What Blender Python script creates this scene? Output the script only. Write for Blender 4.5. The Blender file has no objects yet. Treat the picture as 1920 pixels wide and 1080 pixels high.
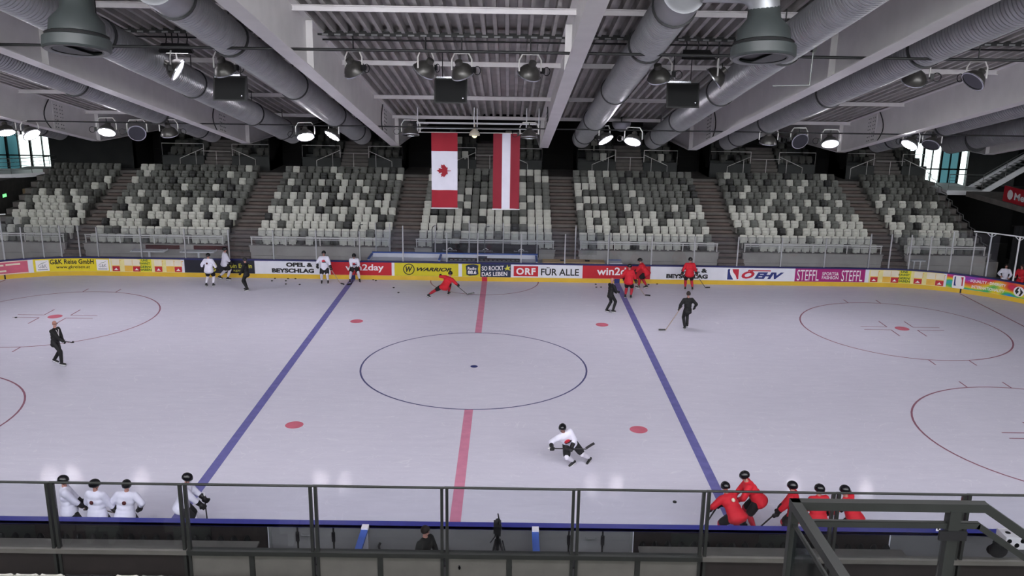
import bpy, bmesh, math, random
from mathutils import Vector as V, Matrix, noise as mnoise

S = bpy.context.scene
COL = S.collection
RND = random.Random(11)

# ------------------------------------------------------------------ camera
YAW, PITCH, ROLL = 0.004797, -0.251703, 0.015625
_f = V((math.sin(YAW) * math.cos(PITCH), math.cos(YAW) * math.cos(PITCH), math.sin(PITCH)))
_r0 = V((math.cos(YAW), -math.sin(YAW), 0))
_u0 = _r0.cross(_f)
_r = _r0 * math.cos(ROLL) + _u0 * math.sin(ROLL)
_u = _u0 * math.cos(ROLL) - _r0 * math.sin(ROLL)
cam_d = bpy.data.cameras.new('camera')
cam_d.sensor_width = 36.0
cam_d.lens = 36.0 * 1632.49 / 1920.0
cam_d.clip_start, cam_d.clip_end = 0.1, 300
cam = bpy.data.objects.new('camera', cam_d)
COL.objects.link(cam)
cam.matrix_world = Matrix(((_r.x, _u.x, -_f.x, 1.313), (_r.y, _u.y, -_f.y, -33.061), (_r.z, _u.z, -_f.z, 11.775), (0, 0, 0, 1)))
S.camera = cam

# ------------------------------------------------------------------ exposure, world (daylight outside the glazing)
LAMP_N = 400.0          # the same for the fill lamps added over the near stand
LAMP_L = 95.0          # radiance of a lit floodlight's glass
DAY_L = 3.0             # daylight outside
FILL_SKY_L = 12.0       # raised behind the viewer, to feed fill light through the added glazing
S.view_settings.view_transform = 'Standard'
S.view_settings.look = 'None'
S.view_settings.exposure = 0.06
S.view_settings.gamma = 1.0
S.view_settings.use_curve_mapping = False
S.cycles.max_bounces = 10
S.cycles.diffuse_bounces = 5
S.cycles.glossy_bounces = 4
S.cycles.transparent_max_bounces = 16
S.cycles.sample_clamp_indirect = 6.0
W = bpy.data.worlds.new('daylight')
S.world = W
W.use_nodes = True
_n = W.node_tree.nodes
_l = W.node_tree.links
_bg = _n['Background']
_tc = _n.new('ShaderNodeTexCoord')
_mp = _n.new('ShaderNodeMapping')
_mp.inputs['Scale'].default_value = (9, 9, 5)
_nz = _n.new('ShaderNodeTexNoise')
_nz.inputs['Scale'].default_value = 2.2
_cr = _n.new('ShaderNodeValToRGB')
_cr.color_ramp.elements[0].position = 0.30
_cr.color_ramp.elements[0].color = (0.16, 0.30, 0.32, 1)
_cr.color_ramp.elements[1].position = 0.46
_cr.color_ramp.elements[1].color = (0.95, 1.0, 1.0, 1)
_l.new(_tc.outputs['Generated'], _mp.inputs['Vector'])
_l.new(_mp.outputs['Vector'], _nz.inputs['Vector'])
_l.new(_nz.outputs['Fac'], _cr.inputs['Fac'])

_sp = _n.new('ShaderNodeSeparateXYZ')
_l.new(_tc.outputs['Generated'], _sp.inputs['Vector'])
_mr = _n.new('ShaderNodeMapRange')           # sky raised behind the viewer to feed the added glazing
_mr.inputs['From Min'].default_value = 0.2
_mr.inputs['From Max'].default_value = -0.4
_mr.inputs['To Min'].default_value = DAY_L
_mr.inputs['To Max'].default_value = FILL_SKY_L
_l.new(_sp.outputs['Y'], _mr.inputs['Value'])
_m2 = _n.new('ShaderNodeMapRange')
_m2.inputs['From Min'].default_value = 0.2
_m2.inputs['From Max'].default_value = -0.4
_l.new(_sp.outputs['Y'], _m2.inputs['Value'])
_mx = _n.new('ShaderNodeMixRGB')
_mx.inputs['Color2'].default_value = (1.0, 0.93, 0.97, 1)
_l.new(_m2.outputs['Result'], _mx.inputs['Fac'])
_l.new(_cr.outputs['Color'], _mx.inputs['Color1'])
_l.new(_mx.outputs['Color'], _bg.inputs['Color'])
_l.new(_mr.outputs['Result'], _bg.inputs['Strength'])

# ------------------------------------------------------------------ materials
def lin(c):
    return tuple(((x / 255.0) / 12.92 if x / 255.0 <= 0.04045 else ((x / 255.0 + 0.055) / 1.055) ** 2.4) for x in c)

def pm(name, rgb, rough=0.6, metal=0.0, noise=0.0, scale=3.0, bump=0.0, emit=0.0, spec=0.5, lo=None):
    m = bpy.data.materials.new(name)
    m.use_nodes = True
    nt = m.node_tree
    b = nt.nodes['Principled BSDF']
    c = lin(rgb)
    b.inputs['Base Color'].default_value = (*c, 1)
    b.inputs['Roughness'].default_value = rough
    b.inputs['Metallic'].default_value = metal
    b.inputs['Specular IOR Level'].default_value = spec
    if emit:
        b.inputs['Emission Color'].default_value = (*c, 1)
        b.inputs['Emission Strength'].default_value = emit
    if noise or bump:
        tc = nt.nodes.new('ShaderNodeTexCoord')
        nz = nt.nodes.new('ShaderNodeTexNoise')
        nz.inputs['Scale'].default_value = scale
        nz.inputs['Detail'].default_value = 5
        nt.links.new(tc.outputs['Object'], nz.inputs['Vector'])
        if noise:
            cr = nt.nodes.new('ShaderNodeValToRGB')
            cr.color_ramp.elements[0].position = 0.3
            cr.color_ramp.elements[1].position = 0.7
            k0, k1 = 1 - noise, 1 + noise * 0.6
            cr.color_ramp.elements[0].color = (*((lin(lo)) if lo else tuple(x * k0 for x in c)), 1)
            cr.color_ramp.elements[1].color = (*(min(1, x * k1) for x in c), 1)
            nt.links.new(nz.outputs['Fac'], cr.inputs['Fac'])
            nt.links.new(cr.outputs['Color'], b.inputs['Base Color'])
        if bump:
            bp = nt.nodes.new('ShaderNodeBump')
            bp.inputs['Strength'].default_value = bump
            bp.inputs['Distance'].default_value = 0.02
            nt.links.new(nz.outputs['Fac'], bp.inputs['Height'])
            nt.links.new(bp.outputs['Normal'], b.inputs['Normal'])
    return m

def glass(name, tint, refl):
    m = bpy.data.materials.new(name)
    m.use_nodes = True
    nt = m.node_tree
    nt.nodes.remove(nt.nodes['Principled BSDF'])
    out = nt.nodes['Material Output']
    tr = nt.nodes.new('ShaderNodeBsdfTransparent')
    tr.inputs['Color'].default_value = (*tint, 1)
    gl = nt.nodes.new('ShaderNodeBsdfGlossy')
    gl.inputs['Roughness'].default_value = 0.03
    lw = nt.nodes.new('ShaderNodeLayerWeight')
    lw.inputs['Blend'].default_value = 0.25
    mr = nt.nodes.new('ShaderNodeMapRange')
    mr.inputs['To Min'].default_value = refl
    mr.inputs['To Max'].default_value = 0.5
    mx = nt.nodes.new('ShaderNodeMixShader')
    nt.links.new(lw.outputs['Fresnel'], mr.inputs['Value'])
    nt.links.new(mr.outputs['Result'], mx.inputs['Fac'])
    nt.links.new(tr.outputs[0], mx.inputs[1])
    nt.links.new(gl.outputs[0], mx.inputs[2])
    nt.links.new(mx.outputs[0], out.inputs['Surface'])
    return m

M = {}
M['beam'] = pm('painted_steel_beam', (222, 219, 219), 0.45, noise=0.06, scale=1.5)
M['deck'] = pm('corrugated_roof_steel', (172, 169, 166), 0.5, noise=0.25, scale=1.2)
M['purlin'] = pm('purlin_paint', (224, 220, 222), 0.5, noise=0.05)
M['duct'] = pm('galvanised_duct', (156, 157, 161), 0.38, 0.45, noise=0.12, scale=2)
M['ductring'] = pm('duct_clamp_black', (28, 28, 32), 0.5)
M['diff'] = pm('diffuser_grey_green', (58, 63, 63), 0.45, noise=0.1)
M['black'] = pm('black_paint', (22, 22, 24), 0.5, noise=0.2)
M['blackm'] = pm('black_matt', (12, 12, 14), 0.85, noise=0.2)
M['housing'] = pm('lamp_housing_grey', (84, 82, 80), 0.35, 0.5, noise=0.15, scale=8)
M['lampring'] = pm('lamp_rim_silver', (190, 190, 198), 0.25, 0.8)
M['lens'] = pm('lamp_glass_off', (70, 70, 76), 0.1, 0.7)
M['lit'] = pm('lamp_glass_lit', (250, 245, 255), 0.3, emit=LAMP_L)
M['litsoft'] = pm('lamp_glass_lit_soft', (250, 247, 255), 0.3, emit=5)
M['litfill'] = pm('lamp_glass_fill', (250, 245, 255), 0.3, emit=LAMP_N)  # glass of the unseen fill lamps added over the near stand
M['glim'] = pm('small_lamp_glow', (240, 236, 190), 0.4, emit=1.2)
M['white'] = pm('white_paint', (226, 226, 230), 0.5, noise=0.04)
M['post'] = pm('glass_post_aluminium', (178, 178, 182), 0.4, 0.3, noise=0.06)
M['conc'] = pm('terrace_concrete', (112, 107, 104), 0.85, noise=0.22, scale=1.6, bump=0.1)
M['step'] = pm('aisle_concrete', (112, 100, 95), 0.85, noise=0.2, scale=2.0)
M['parapet'] = pm('parapet_concrete', (168, 163, 160), 0.8, noise=0.16, scale=1.1)
M['upwall'] = pm('upper_wall_grey', (66, 68, 68), 0.8, noise=0.15, scale=1.4)
M['dark'] = pm('dark_wall', (34, 36, 37), 0.85, noise=0.35, scale=0.8)
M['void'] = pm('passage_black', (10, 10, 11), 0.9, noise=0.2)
M['floorg'] = pm('rubber_floor_grey', (104, 104, 104), 0.75, noise=0.14, scale=1.0)
M['ring'] = pm('floor_concrete_dark', (70, 68, 66), 0.85, noise=0.2)
M['navy'] = pm('board_cap_blue', (30, 32, 92), 0.4, noise=0.08)
M['capblue'] = pm('near_cap_blue', (52, 56, 140), 0.4, noise=0.08)
M['yellow'] = pm('kickplate_yellow', (216, 178, 52), 0.45, noise=0.1, scale=1.2)
M['bwhite'] = pm('board_white', (222, 222, 232), 0.35, noise=0.04)
M['bback'] = pm('board_back_grey', (100, 100, 102), 0.6, noise=0.12, scale=1.0)
M['ady'] = pm('advert_yellow', (226, 206, 40), 0.4, noise=0.06)
M['adwy'] = pm('advert_olive_yellow', (206, 192, 36), 0.4, noise=0.05)
M['adr'] = pm('advert_red', (190, 30, 44), 0.4, noise=0.08)
M['adpink'] = pm('advert_rose', (206, 96, 122), 0.4, noise=0.14, scale=1.4)
M['adcream'] = pm('advert_cream', (228, 216, 150), 0.4, noise=0.1)
M['adgreen'] = pm('advert_lime', (214, 206, 40), 0.4, noise=0.05)
M['adblack'] = pm('advert_black', (22, 24, 40), 0.4, noise=0.1)
M['adnavy'] = pm('advert_navy', (26, 40, 70), 0.4, noise=0.12)
M['admag'] = pm('advert_magenta', (160, 28, 112), 0.4, noise=0.06)
M['tgreen'] = pm('print_green', (30, 84, 40), 0.5)
M['tblack'] = pm('print_black', (16, 16, 18), 0.5)
M['twhite'] = pm('print_white', (236, 232, 236), 0.5)
M['tyellow'] = pm('print_yellow', (206, 200, 70), 0.5)
M['tblue'] = pm('print_blue', (30, 44, 112), 0.5)
M['tred'] = pm('print_red', (186, 30, 52), 0.5)
M['tgrey'] = pm('print_grey', (150, 150, 158), 0.5)
M['amber'] = pm('print_amber', (226, 178, 70), 0.5, noise=0.1)
M['foam'] = pm('print_foam', (226, 216, 196), 0.5, noise=0.06)
M['seatW'] = pm('seat_white', (208, 207, 198), 0.45, noise=0.06, scale=0.7)
M['seatG'] = pm('seat_grey', (108, 109, 104), 0.5, noise=0.12, scale=0.7)
M['seatD'] = pm('seat_dark_grey', (70, 70, 66), 0.5, noise=0.12, scale=0.7)
M['seatK'] = pm('seat_black', (28, 27, 28), 0.5, noise=0.12, scale=0.7)
M['rail'] = pm('rail_white', (226, 224, 221), 0.4, 0.0, noise=0.05)
M['railg'] = pm('rail_grey', (120, 122, 122), 0.4, 0.4, noise=0.08)
M['nearsteel'] = pm('balustrade_steel', (44, 46, 44), 0.5, 0.3, noise=0.15, scale=4)
M['nearwall'] = pm('dark_brown_panel', (30, 25, 24), 0.6, noise=0.3, scale=2.2)
M['nearpan'] = pm('grey_infill_panel', (88, 86, 82), 0.5, noise=0.14, scale=2.5)
M['wood'] = pm('pale_wood', (206, 172, 124), 0.5, noise=0.1, scale=3)
M['brownwood'] = pm('brown_board', (112, 92, 66), 0.6, noise=0.15)
M['flagred'] = pm('flag_red', (158, 10, 38), 0.7, noise=0.07, scale=1.5)
M['flagcar'] = pm('flag_carmine', (140, 18, 42), 0.7, noise=0.07, scale=1.5)
M['flagw'] = pm('flag_white', (228, 226, 240), 0.7, noise=0.03)
M['skin'] = pm('skin', (178, 128, 116), 0.55, noise=0.08, scale=12)
M['hair'] = pm('dark_hair', (40, 30, 26), 0.7, noise=0.3, scale=40)
M['jw'] = pm('white_jersey', (222, 220, 236), 0.75, noise=0.05, scale=6, bump=0.3)
M['jr'] = pm('red_jersey', (204, 26, 44), 0.75, noise=0.08, scale=6, bump=0.3)
M['track'] = pm('black_tracksuit', (11, 10, 13), 0.7, noise=0.2, scale=8)
M['pants'] = pm('black_hockey_pants', (15, 14, 18), 0.7, noise=0.2, scale=8)
M['sockw'] = pm('white_socks', (216, 212, 224), 0.75, noise=0.05)
M['sockr'] = pm('red_socks', (176, 30, 50), 0.75, noise=0.1)
M['helm'] = pm('black_helmet', (16, 16, 20), 0.25)
M['glove'] = pm('black_glove', (15, 13, 17), 0.6, noise=0.2)
M['boot'] = pm('skate_boot_black', (20, 20, 22), 0.4)
M['holder'] = pm('skate_holder_white', (226, 226, 226), 0.4)
M['steel'] = pm('bright_steel', (180, 180, 186), 0.2, 0.9)
M['stickd'] = pm('stick_dark', (40, 38, 40), 0.4)
M['stickl'] = pm('stick_pale', (168, 150, 138), 0.4)
M['olive'] = pm('dark_jacket', (20, 21, 19), 0.8, noise=0.2)
M['maroon'] = pm('maroon_shirt', (84, 34, 34), 0.8, noise=0.1)
M['bluep'] = pm('partition_blue', (56, 92, 176), 0.45, noise=0.05)
M['curtain'] = pm('black_curtain', (40, 40, 44), 0.9, noise=0.2)
M['exit'] = pm('exit_green', (120, 230, 140), 0.5, emit=1.6)
M['signred'] = pm('sign_red', (178, 20, 40), 0.5, noise=0.05)
M['pane'] = glass('rink_glass', (0.93, 0.94, 0.95), 0.02)
M['wpane'] = glass('window_glass', (0.95, 1.0, 0.99), 0.02)
M['tpane'] = glass('teal_window_glass', (0.16, 0.26, 0.28), 0.04)
M['smoke'] = glass('tinted_guard_glass', (0.66, 0.69, 0.72), 0.03)
M['icered'] = pm('ice_line_red', (212, 138, 164), 0.35, noise=0.1, scale=3, spec=0.02)
M['icedot'] = pm('ice_dot_red', (210, 112, 132), 0.35, noise=0.1, scale=3, spec=0.02)
M['iceblue'] = pm('ice_line_blue', (116, 114, 172), 0.35, noise=0.14, scale=3, spec=0.02)
M['icethin'] = pm('ice_thin_red', (150, 104, 122), 0.35, noise=0.1, spec=0.02)
M['icering'] = pm('ice_thin_blue', (92, 92, 132), 0.35, noise=0.1, spec=0.02)

def ice_mat():
    m = pm('ice', (212, 210, 224), 0.16)
    nt = m.node_tree
    b = nt.nodes['Principled BSDF']
    tc = nt.nodes.new('ShaderNodeTexCoord')
    n1 = nt.nodes.new('ShaderNodeTexNoise')
    n1.inputs['Scale'].default_value = 0.16
    n1.inputs['Detail'].default_value = 4
    mp = nt.nodes.new('ShaderNodeMapping')
    mp.inputs['Scale'].default_value = (0.55, 2.6, 1)
    n2 = nt.nodes.new('ShaderNodeTexNoise')
    n2.inputs['Scale'].default_value = 1.5
    n2.inputs['Detail'].default_value = 8
    n2.inputs['Roughness'].default_value = 0.75
    nt.links.new(tc.outputs['Object'], n1.inputs['Vector'])
    nt.links.new(tc.outputs['Object'], mp.inputs['Vector'])
    nt.links.new(mp.outputs['Vector'], n2.inputs['Vector'])
    cr = nt.nodes.new('ShaderNodeValToRGB')
    cr.color_ramp.elements[0].position = 0.3
    cr.color_ramp.elements[0].color = (*lin((206, 203, 218)), 1)
    cr.color_ramp.elements[1].position = 0.72
    cr.color_ramp.elements[1].color = (*lin((222, 219, 232)), 1)
    ad = nt.nodes.new('ShaderNodeMath')
    ad.operation = 'MULTIPLY_ADD'
    ad.inputs[1].default_value = 0.6
    nt.links.new(n2.outputs['Fac'], ad.inputs[0])
    m2 = nt.nodes.new('ShaderNodeMath')
    m2.operation = 'MULTIPLY'
    m2.inputs[1].default_value = 0.4
    nt.links.new(n1.outputs['Fac'], m2.inputs[0])
    nt.links.new(m2.outputs[0], ad.inputs[2])
    nt.links.new(ad.outputs[0], cr.inputs['Fac'])
    # faint skate scratches: thin bright contour lines of a stretched noise
    mq = nt.nodes.new('ShaderNodeMapping')
    mq.inputs['Scale'].default_value = (0.35, 0.5, 1)
    n3 = nt.nodes.new('ShaderNodeTexNoise')
    n3.inputs['Scale'].default_value = 1.1
    n3.inputs['Detail'].default_value = 3
    n3.inputs['Distortion'].default_value = 1.2
    nt.links.new(tc.outputs['Object'], mq.inputs['Vector'])
    nt.links.new(mq.outputs['Vector'], n3.inputs['Vector'])
    fr = nt.nodes.new('ShaderNodeMath')
    fr.operation = 'PINGPONG'
    fr.inputs[1].default_value = 0.045
    nt.links.new(n3.outputs['Fac'], fr.inputs[0])
    ln = nt.nodes.new('ShaderNodeMapRange')
    ln.inputs['From Min'].default_value = 0.0
    ln.inputs['From Max'].default_value = 0.0035
    ln.inputs['To Min'].default_value = 0.55
    ln.inputs['To Max'].default_value = 0.0
    nt.links.new(fr.outputs[0], ln.inputs['Value'])
    br = nt.nodes.new('ShaderNodeMath')
    br.operation = 'MULTIPLY'
    nt.links.new(ln.outputs['Result'], br.inputs[0])
    nt.links.new(n2.outputs['Fac'], br.inputs[1])
    mxs = nt.nodes.new('ShaderNodeMixRGB')
    mxs.inputs['Color2'].default_value = (*lin((244, 243, 248)), 1)
    nt.links.new(br.outputs[0], mxs.inputs['Fac'])
    nt.links.new(cr.outputs['Color'], mxs.inputs['Color1'])
    nt.links.new(mxs.outputs['Color'], b.inputs['Base Color'])
    mr = nt.nodes.new('ShaderNodeMapRange')
    mr.inputs['From Min'].default_value = 0.35
    mr.inputs['From Max'].default_value = 0.7
    mr.inputs['To Min'].default_value = 0.05
    mr.inputs['To Max'].default_value = 0.004
    nt.links.new(n2.outputs['Fac'], mr.inputs['Value'])
    nt.links.new(mr.outputs['Result'], b.inputs['Roughness'])
    b.inputs['Specular IOR Level'].default_value = 0.004
    bp = nt.nodes.new('ShaderNodeBump')
    bp.inputs['Strength'].default_value = 0.06
    bp.inputs['Distance'].default_value = 0.02
    nt.links.new(n2.outputs['Fac'], bp.inputs['Height'])
    nt.links.new(bp.outputs['Normal'], b.inputs['Normal'])
    return m
M['ice'] = ice_mat()

def rainbow_mat():
    m = pm('advert_rainbow', (200, 80, 90), 0.4)
    nt = m.node_tree
    b = nt.nodes['Principled BSDF']
    tc = nt.nodes.new('ShaderNodeTexCoord')
    mp = nt.nodes.new('ShaderNodeMapping')
    mp.inputs['Scale'].default_value = (0.5, 0.5, 1.1)
    nz = nt.nodes.new('ShaderNodeTexNoise')
    nz.inputs['Scale'].default_value = 1.3
    nz.inputs['Detail'].default_value = 1.0
    cr = nt.nodes.new('ShaderNodeValToRGB')
    els = cr.color_ramp.elements
    cols = [(0.24, (40, 130, 220)), (0.33, (60, 180, 90)), (0.41, (222, 206, 40)), (0.50, (228, 130, 40)), (0.58, (206, 44, 60)), (0.68, (200, 50, 140)), (0.78, (110, 60, 180))]
    els[0].position, els[0].color = cols[0][0], (*lin(cols[0][1]), 1)
    els[1].position, els[1].color = cols[-1][0], (*lin(cols[-1][1]), 1)
    for p, c in cols[1:-1]:
        e = els.new(p)
        e.color = (*lin(c), 1)
    sep = nt.nodes.new('ShaderNodeSeparateXYZ')
    mr = nt.nodes.new('ShaderNodeMapRange')
    mr.inputs['From Min'].default_value = 0.24
    mr.inputs['From Max'].default_value = 0.98
    mr.inputs['To Min'].default_value = -0.16
    mr.inputs['To Max'].default_value = 0.2
    ad = nt.nodes.new('ShaderNodeMath')
    nt.links.new(tc.outputs['Object'], mp.inputs['Vector'])
    nt.links.new(mp.outputs['Vector'], nz.inputs['Vector'])
    nt.links.new(tc.outputs['Object'], sep.inputs['Vector'])
    nt.links.new(sep.outputs['Z'], mr.inputs['Value'])
    nt.links.new(nz.outputs['Fac'], ad.inputs[0])
    nt.links.new(mr.outputs['Result'], ad.inputs[1])
    nt.links.new(ad.outputs[0], cr.inputs['Fac'])
    nt.links.new(cr.outputs['Color'], b.inputs['Base Color'])
    return m
M['rainbow'] = rainbow_mat()

def tray_mat():
    m = pm('perforated_black_steel', (18, 18, 20), 0.6)
    nt = m.node_tree
    tc = nt.nodes.new('ShaderNodeTexCoord')
    sp = nt.nodes.new('ShaderNodeSeparateXYZ')
    nt.links.new(tc.outputs['Object'], sp.inputs['Vector'])
    last = None
    for ax, k, off, lim in (('X', 2.6, 0.0, 0.5), ('Z', 7.0, 0.32, 0.42)):
        a = nt.nodes.new('ShaderNodeMath')
        a.operation = 'MULTIPLY_ADD'
        a.inputs[1].default_value, a.inputs[2].default_value = k, off
        f = nt.nodes.new('ShaderNodeMath')
        f.operation = 'FRACT'
        c = nt.nodes.new('ShaderNodeMath')
        c.operation = 'LESS_THAN'
        c.inputs[1].default_value = lim
        nt.links.new(sp.outputs[ax], a.inputs[0])
        nt.links.new(a.outputs[0], f.inputs[0])
        nt.links.new(f.outputs[0], c.inputs[0])
        if last:
            q = nt.nodes.new('ShaderNodeMath')
            q.operation = 'MULTIPLY'
            nt.links.new(last.outputs[0], q.inputs[0])
            nt.links.new(c.outputs[0], q.inputs[1])
            c = q
        last = c
    mx = nt.nodes.new('ShaderNodeMixRGB')
    mx.inputs['Color1'].default_value = (*lin((18, 18, 20)), 1)
    mx.inputs['Color2'].default_value = (*lin((128, 128, 130)), 1)
    nt.links.new(last.outputs[0], mx.inputs['Fac'])
    nt.links.new(mx.outputs['Color'], nt.nodes['Principled BSDF'].inputs['Base Color'])
    return m
M['tray'] = tray_mat()

# ------------------------------------------------------------------ mesh helpers
class MB:
    def __init__(s):
        s.v, s.f, s.m, s.k = [], [], [], 0

    def add(s, vs, fs):
        n = len(s.v)
        s.v += [tuple(p) for p in vs]
        s.f += [tuple(i + n for i in f) for f in fs]
        s.m += [s.k] * len(fs)
        return s

    def box(s, x0, x1, y0, y1, z0, z1):
        return s.add([(x0, y0, z0), (x1, y0, z0), (x1, y1, z0), (x0, y1, z0), (x0, y0, z1), (x1, y0, z1), (x1, y1, z1), (x0, y1, z1)],
                     [(0, 3, 2, 1), (4, 5, 6, 7), (0, 1, 5, 4), (1, 2, 6, 5), (2, 3, 7, 6), (3, 0, 4, 7)])

    def obox(s, c, a, b, d):
        c, a, b, d = V(c), V(a), V(b), V(d)
        return s.add([c - a - b - d, c + a - b - d, c + a + b - d, c - a + b - d, c - a - b + d, c + a - b + d, c + a + b + d, c - a + b + d],
                     [(0, 3, 2, 1), (4, 5, 6, 7), (0, 1, 5, 4), (1, 2, 6, 5), (2, 3, 7, 6), (3, 0, 4, 7)])

    def bar(s, p, q, w, h, up=(0, 0, 1)):
        p, q = V(p), V(q)
        d = (q - p)
        x = d.cross(V(up))
        x = x.normalized() if x.length > 1e-5 else V((1, 0, 0))
        y = x.cross(d).normalized()
        return s.obox((p + q) / 2, d / 2, x * w / 2, y * h / 2)

    def tube(s, pts, r, n=8, closed=False):
        pts = [V(p) for p in pts]
        m = len(pts)
        rs = r if isinstance(r, (list, tuple)) else [r] * m
        vs, fs = [], []
        ref = None
        for i, p in enumerate(pts):
            a = pts[(i - 1) % m] if (closed or i > 0) else p
            b = pts[(i + 1) % m] if (closed or i < m - 1) else p
            t = (b - a).normalized()
            if ref is None:
                ref = t.orthogonal().normalized()
            x = (ref - t * ref.dot(t))
            x = x.normalized() if x.length > 1e-6 else t.orthogonal().normalized()
            ref = x
            y = t.cross(x)
            for j in range(n):
                an = 2 * math.pi * j / n
                vs.append(p + (x * math.cos(an) + y * math.sin(an)) * rs[i])
        for i in range(m if closed else m - 1):
            k = (i + 1) % m
            for j in range(n):
                j2 = (j + 1) % n
                fs.append((i * n + j, i * n + j2, k * n + j2, k * n + j))
        if not closed:
            fs.append(tuple(range(n - 1, -1, -1)))
            fs.append(tuple(range((m - 1) * n, m * n)))
        return s.add(vs, fs)

    def lathe(s, prof, o, ax, n=24, cap=True):
        o, ax = V(o), V(ax).normalized()
        x = ax.orthogonal().normalized()
        y = ax.cross(x)
        vs, fs = [], []
        for r, z in prof:
            for j in range(n):
                a = 2 * math.pi * j / n
                vs.append(o + ax * z + (x * math.cos(a) + y * math.sin(a)) * r)
        for i in range(len(prof) - 1):
            for j in range(n):
                j2 = (j + 1) % n
                fs.append((i * n + j, i * n + j2, (i + 1) * n + j2, (i + 1) * n + j))
        if cap:
            fs.append(tuple(range(n - 1, -1, -1)))
            m = len(prof) - 1
            fs.append(tuple(range(m * n, m * n + n)))
        return s.add(vs, fs)

    def ell(s, c, r, ax=None, nu=14, nv=9):
        c = V(c)
        X, Y, Z = ax or (V((1, 0, 0)), V((0, 1, 0)), V((0, 0, 1)))
        vs = [c - Z * r[2]]
        for i in range(1, nv):
            t = math.pi * i / nv - math.pi / 2
            for j in range(nu):
                a = 2 * math.pi * j / nu
                vs.append(c + X * r[0] * math.cos(t) * math.cos(a) + Y * r[1] * math.cos(t) * math.sin(a) + Z * r[2] * math.sin(t))
        vs.append(c + Z * r[2])
        fs = []
        for j in range(nu):
            fs.append((0, 1 + (j + 1) % nu, 1 + j))
        for i in range(nv - 2):
            for j in range(nu):
                a, b = 1 + i * nu + j, 1 + i * nu + (j + 1) % nu
                fs.append((a, b, b + nu, a + nu))
        e = len(vs) - 1
        q = 1 + (nv - 2) * nu
        for j in range(nu):
            fs.append((q + j, q + (j + 1) % nu, e))
        return s.add(vs, fs)

    def cap(s, p, rp, q, rq, n=10):
        p, q = V(p), V(q)
        d = q - p
        L = d.length
        t = d / L if L > 1e-6 else V((0, 0, 1))
        x = t.orthogonal().normalized()
        y = t.cross(x)
        rings = [(p - t * rp * 0.94, rp * 0.34), (p - t * rp * 0.6, rp * 0.8), (p, rp), (q, rq), (q + t * rq * 0.6, rq * 0.8), (q + t * rq * 0.94, rq * 0.34)]
        vs, fs = [], []
        for c, r in rings:
            for j in range(n):
                a = 2 * math.pi * j / n
                vs.append(c + (x * math.cos(a) + y * math.sin(a)) * r)
        for i in range(5):
            for j in range(n):
                j2 = (j + 1) % n
                fs.append((i * n + j, i * n + j2, i * n + n + j2, i * n + n + j))
        fs.append(tuple(range(n - 1, -1, -1)))
        fs.append(tuple(range(5 * n, 6 * n)))
        return s.add(vs, fs)

    def prism(s, poly, o, ux, uy, d):
        o, ux, uy, d = V(o), V(ux), V(uy), V(d)
        n = len(poly)
        a = [o + ux * x + uy * y for x, y in poly]
        b = [p + d for p in a]
        fs = [tuple(range(n)), tuple(range(2 * n - 1, n - 1, -1))]
        fs += [(i, i + n, (i + 1) % n + n, (i + 1) % n) for i in range(n)]
        return s.add(a + b, fs)

ORG = {}

def build(name, mb, mats, parent=None, smooth=None, origin=None):
    """one mesh object; vertices are given in world space and moved into the parent's frame"""
    o0 = ORG.get(parent.name, V((0, 0, 0))) if parent else (V(origin) if origin is not None else V((0, 0, 0)))
    me = bpy.data.meshes.new(name)
    me.from_pydata([(x - o0.x, y - o0.y, z - o0.z) for x, y, z in mb.v], [], mb.f)
    if not isinstance(mats, (list, tuple)):
        mats = [mats]
    for m in mats:
        me.materials.append(M[m] if isinstance(m, str) else m)
    if len(mats) > 1:
        me.polygons.foreach_set('material_index', mb.m)
    if smooth is not None:
        me.polygons.foreach_set('use_smooth', [True] * len(me.polygons))
        me.set_sharp_from_angle(angle=math.radians(smooth))
    me.update()
    o = bpy.data.objects.new(name, me)
    COL.objects.link(o)
    ORG[o.name] = o0
    if parent:
        o.parent = parent
    else:
        o.location = o0
    return o

def thing(name, label, cat, loc=(0, 0, 0), group=None):
    o = bpy.data.objects.new(name, None)
    COL.objects.link(o)
    o.empty_display_size = 0.2
    o.location = loc
    ORG[o.name] = V(loc)
    o['label'], o['category'] = label, cat
    if group:
        o['group'] = group
    return o

def tag(o, label, cat, group=None, kind=None):
    o['label'], o['category'] = label, cat
    if group:
        o['group'] = group
    if kind:
        o['kind'] = kind
    return o

def struct(name, mb, mats, parent=None, smooth=None, label=None):
    o = build(name, mb, mats, parent, smooth)
    if not parent:
        o['kind'] = 'structure'
        o['label'] = label or name.replace('_', ' ')
    return o

ORD = ['first', 'second', 'third', 'fourth', 'fifth', 'sixth', 'seventh', 'eighth', 'ninth', 'tenth', 'eleventh', 'twelfth', 'thirteenth',
       'fourteenth', 'fifteenth', 'sixteenth', 'seventeenth', 'eighteenth', 'nineteenth', 'twentieth', 'twenty-first', 'twenty-second',
       'twenty-third', 'twenty-fourth', 'twenty-fifth', 'twenty-sixth', 'twenty-seventh', 'twenty-eighth', 'twenty-ninth', 'thirtieth']

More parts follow.
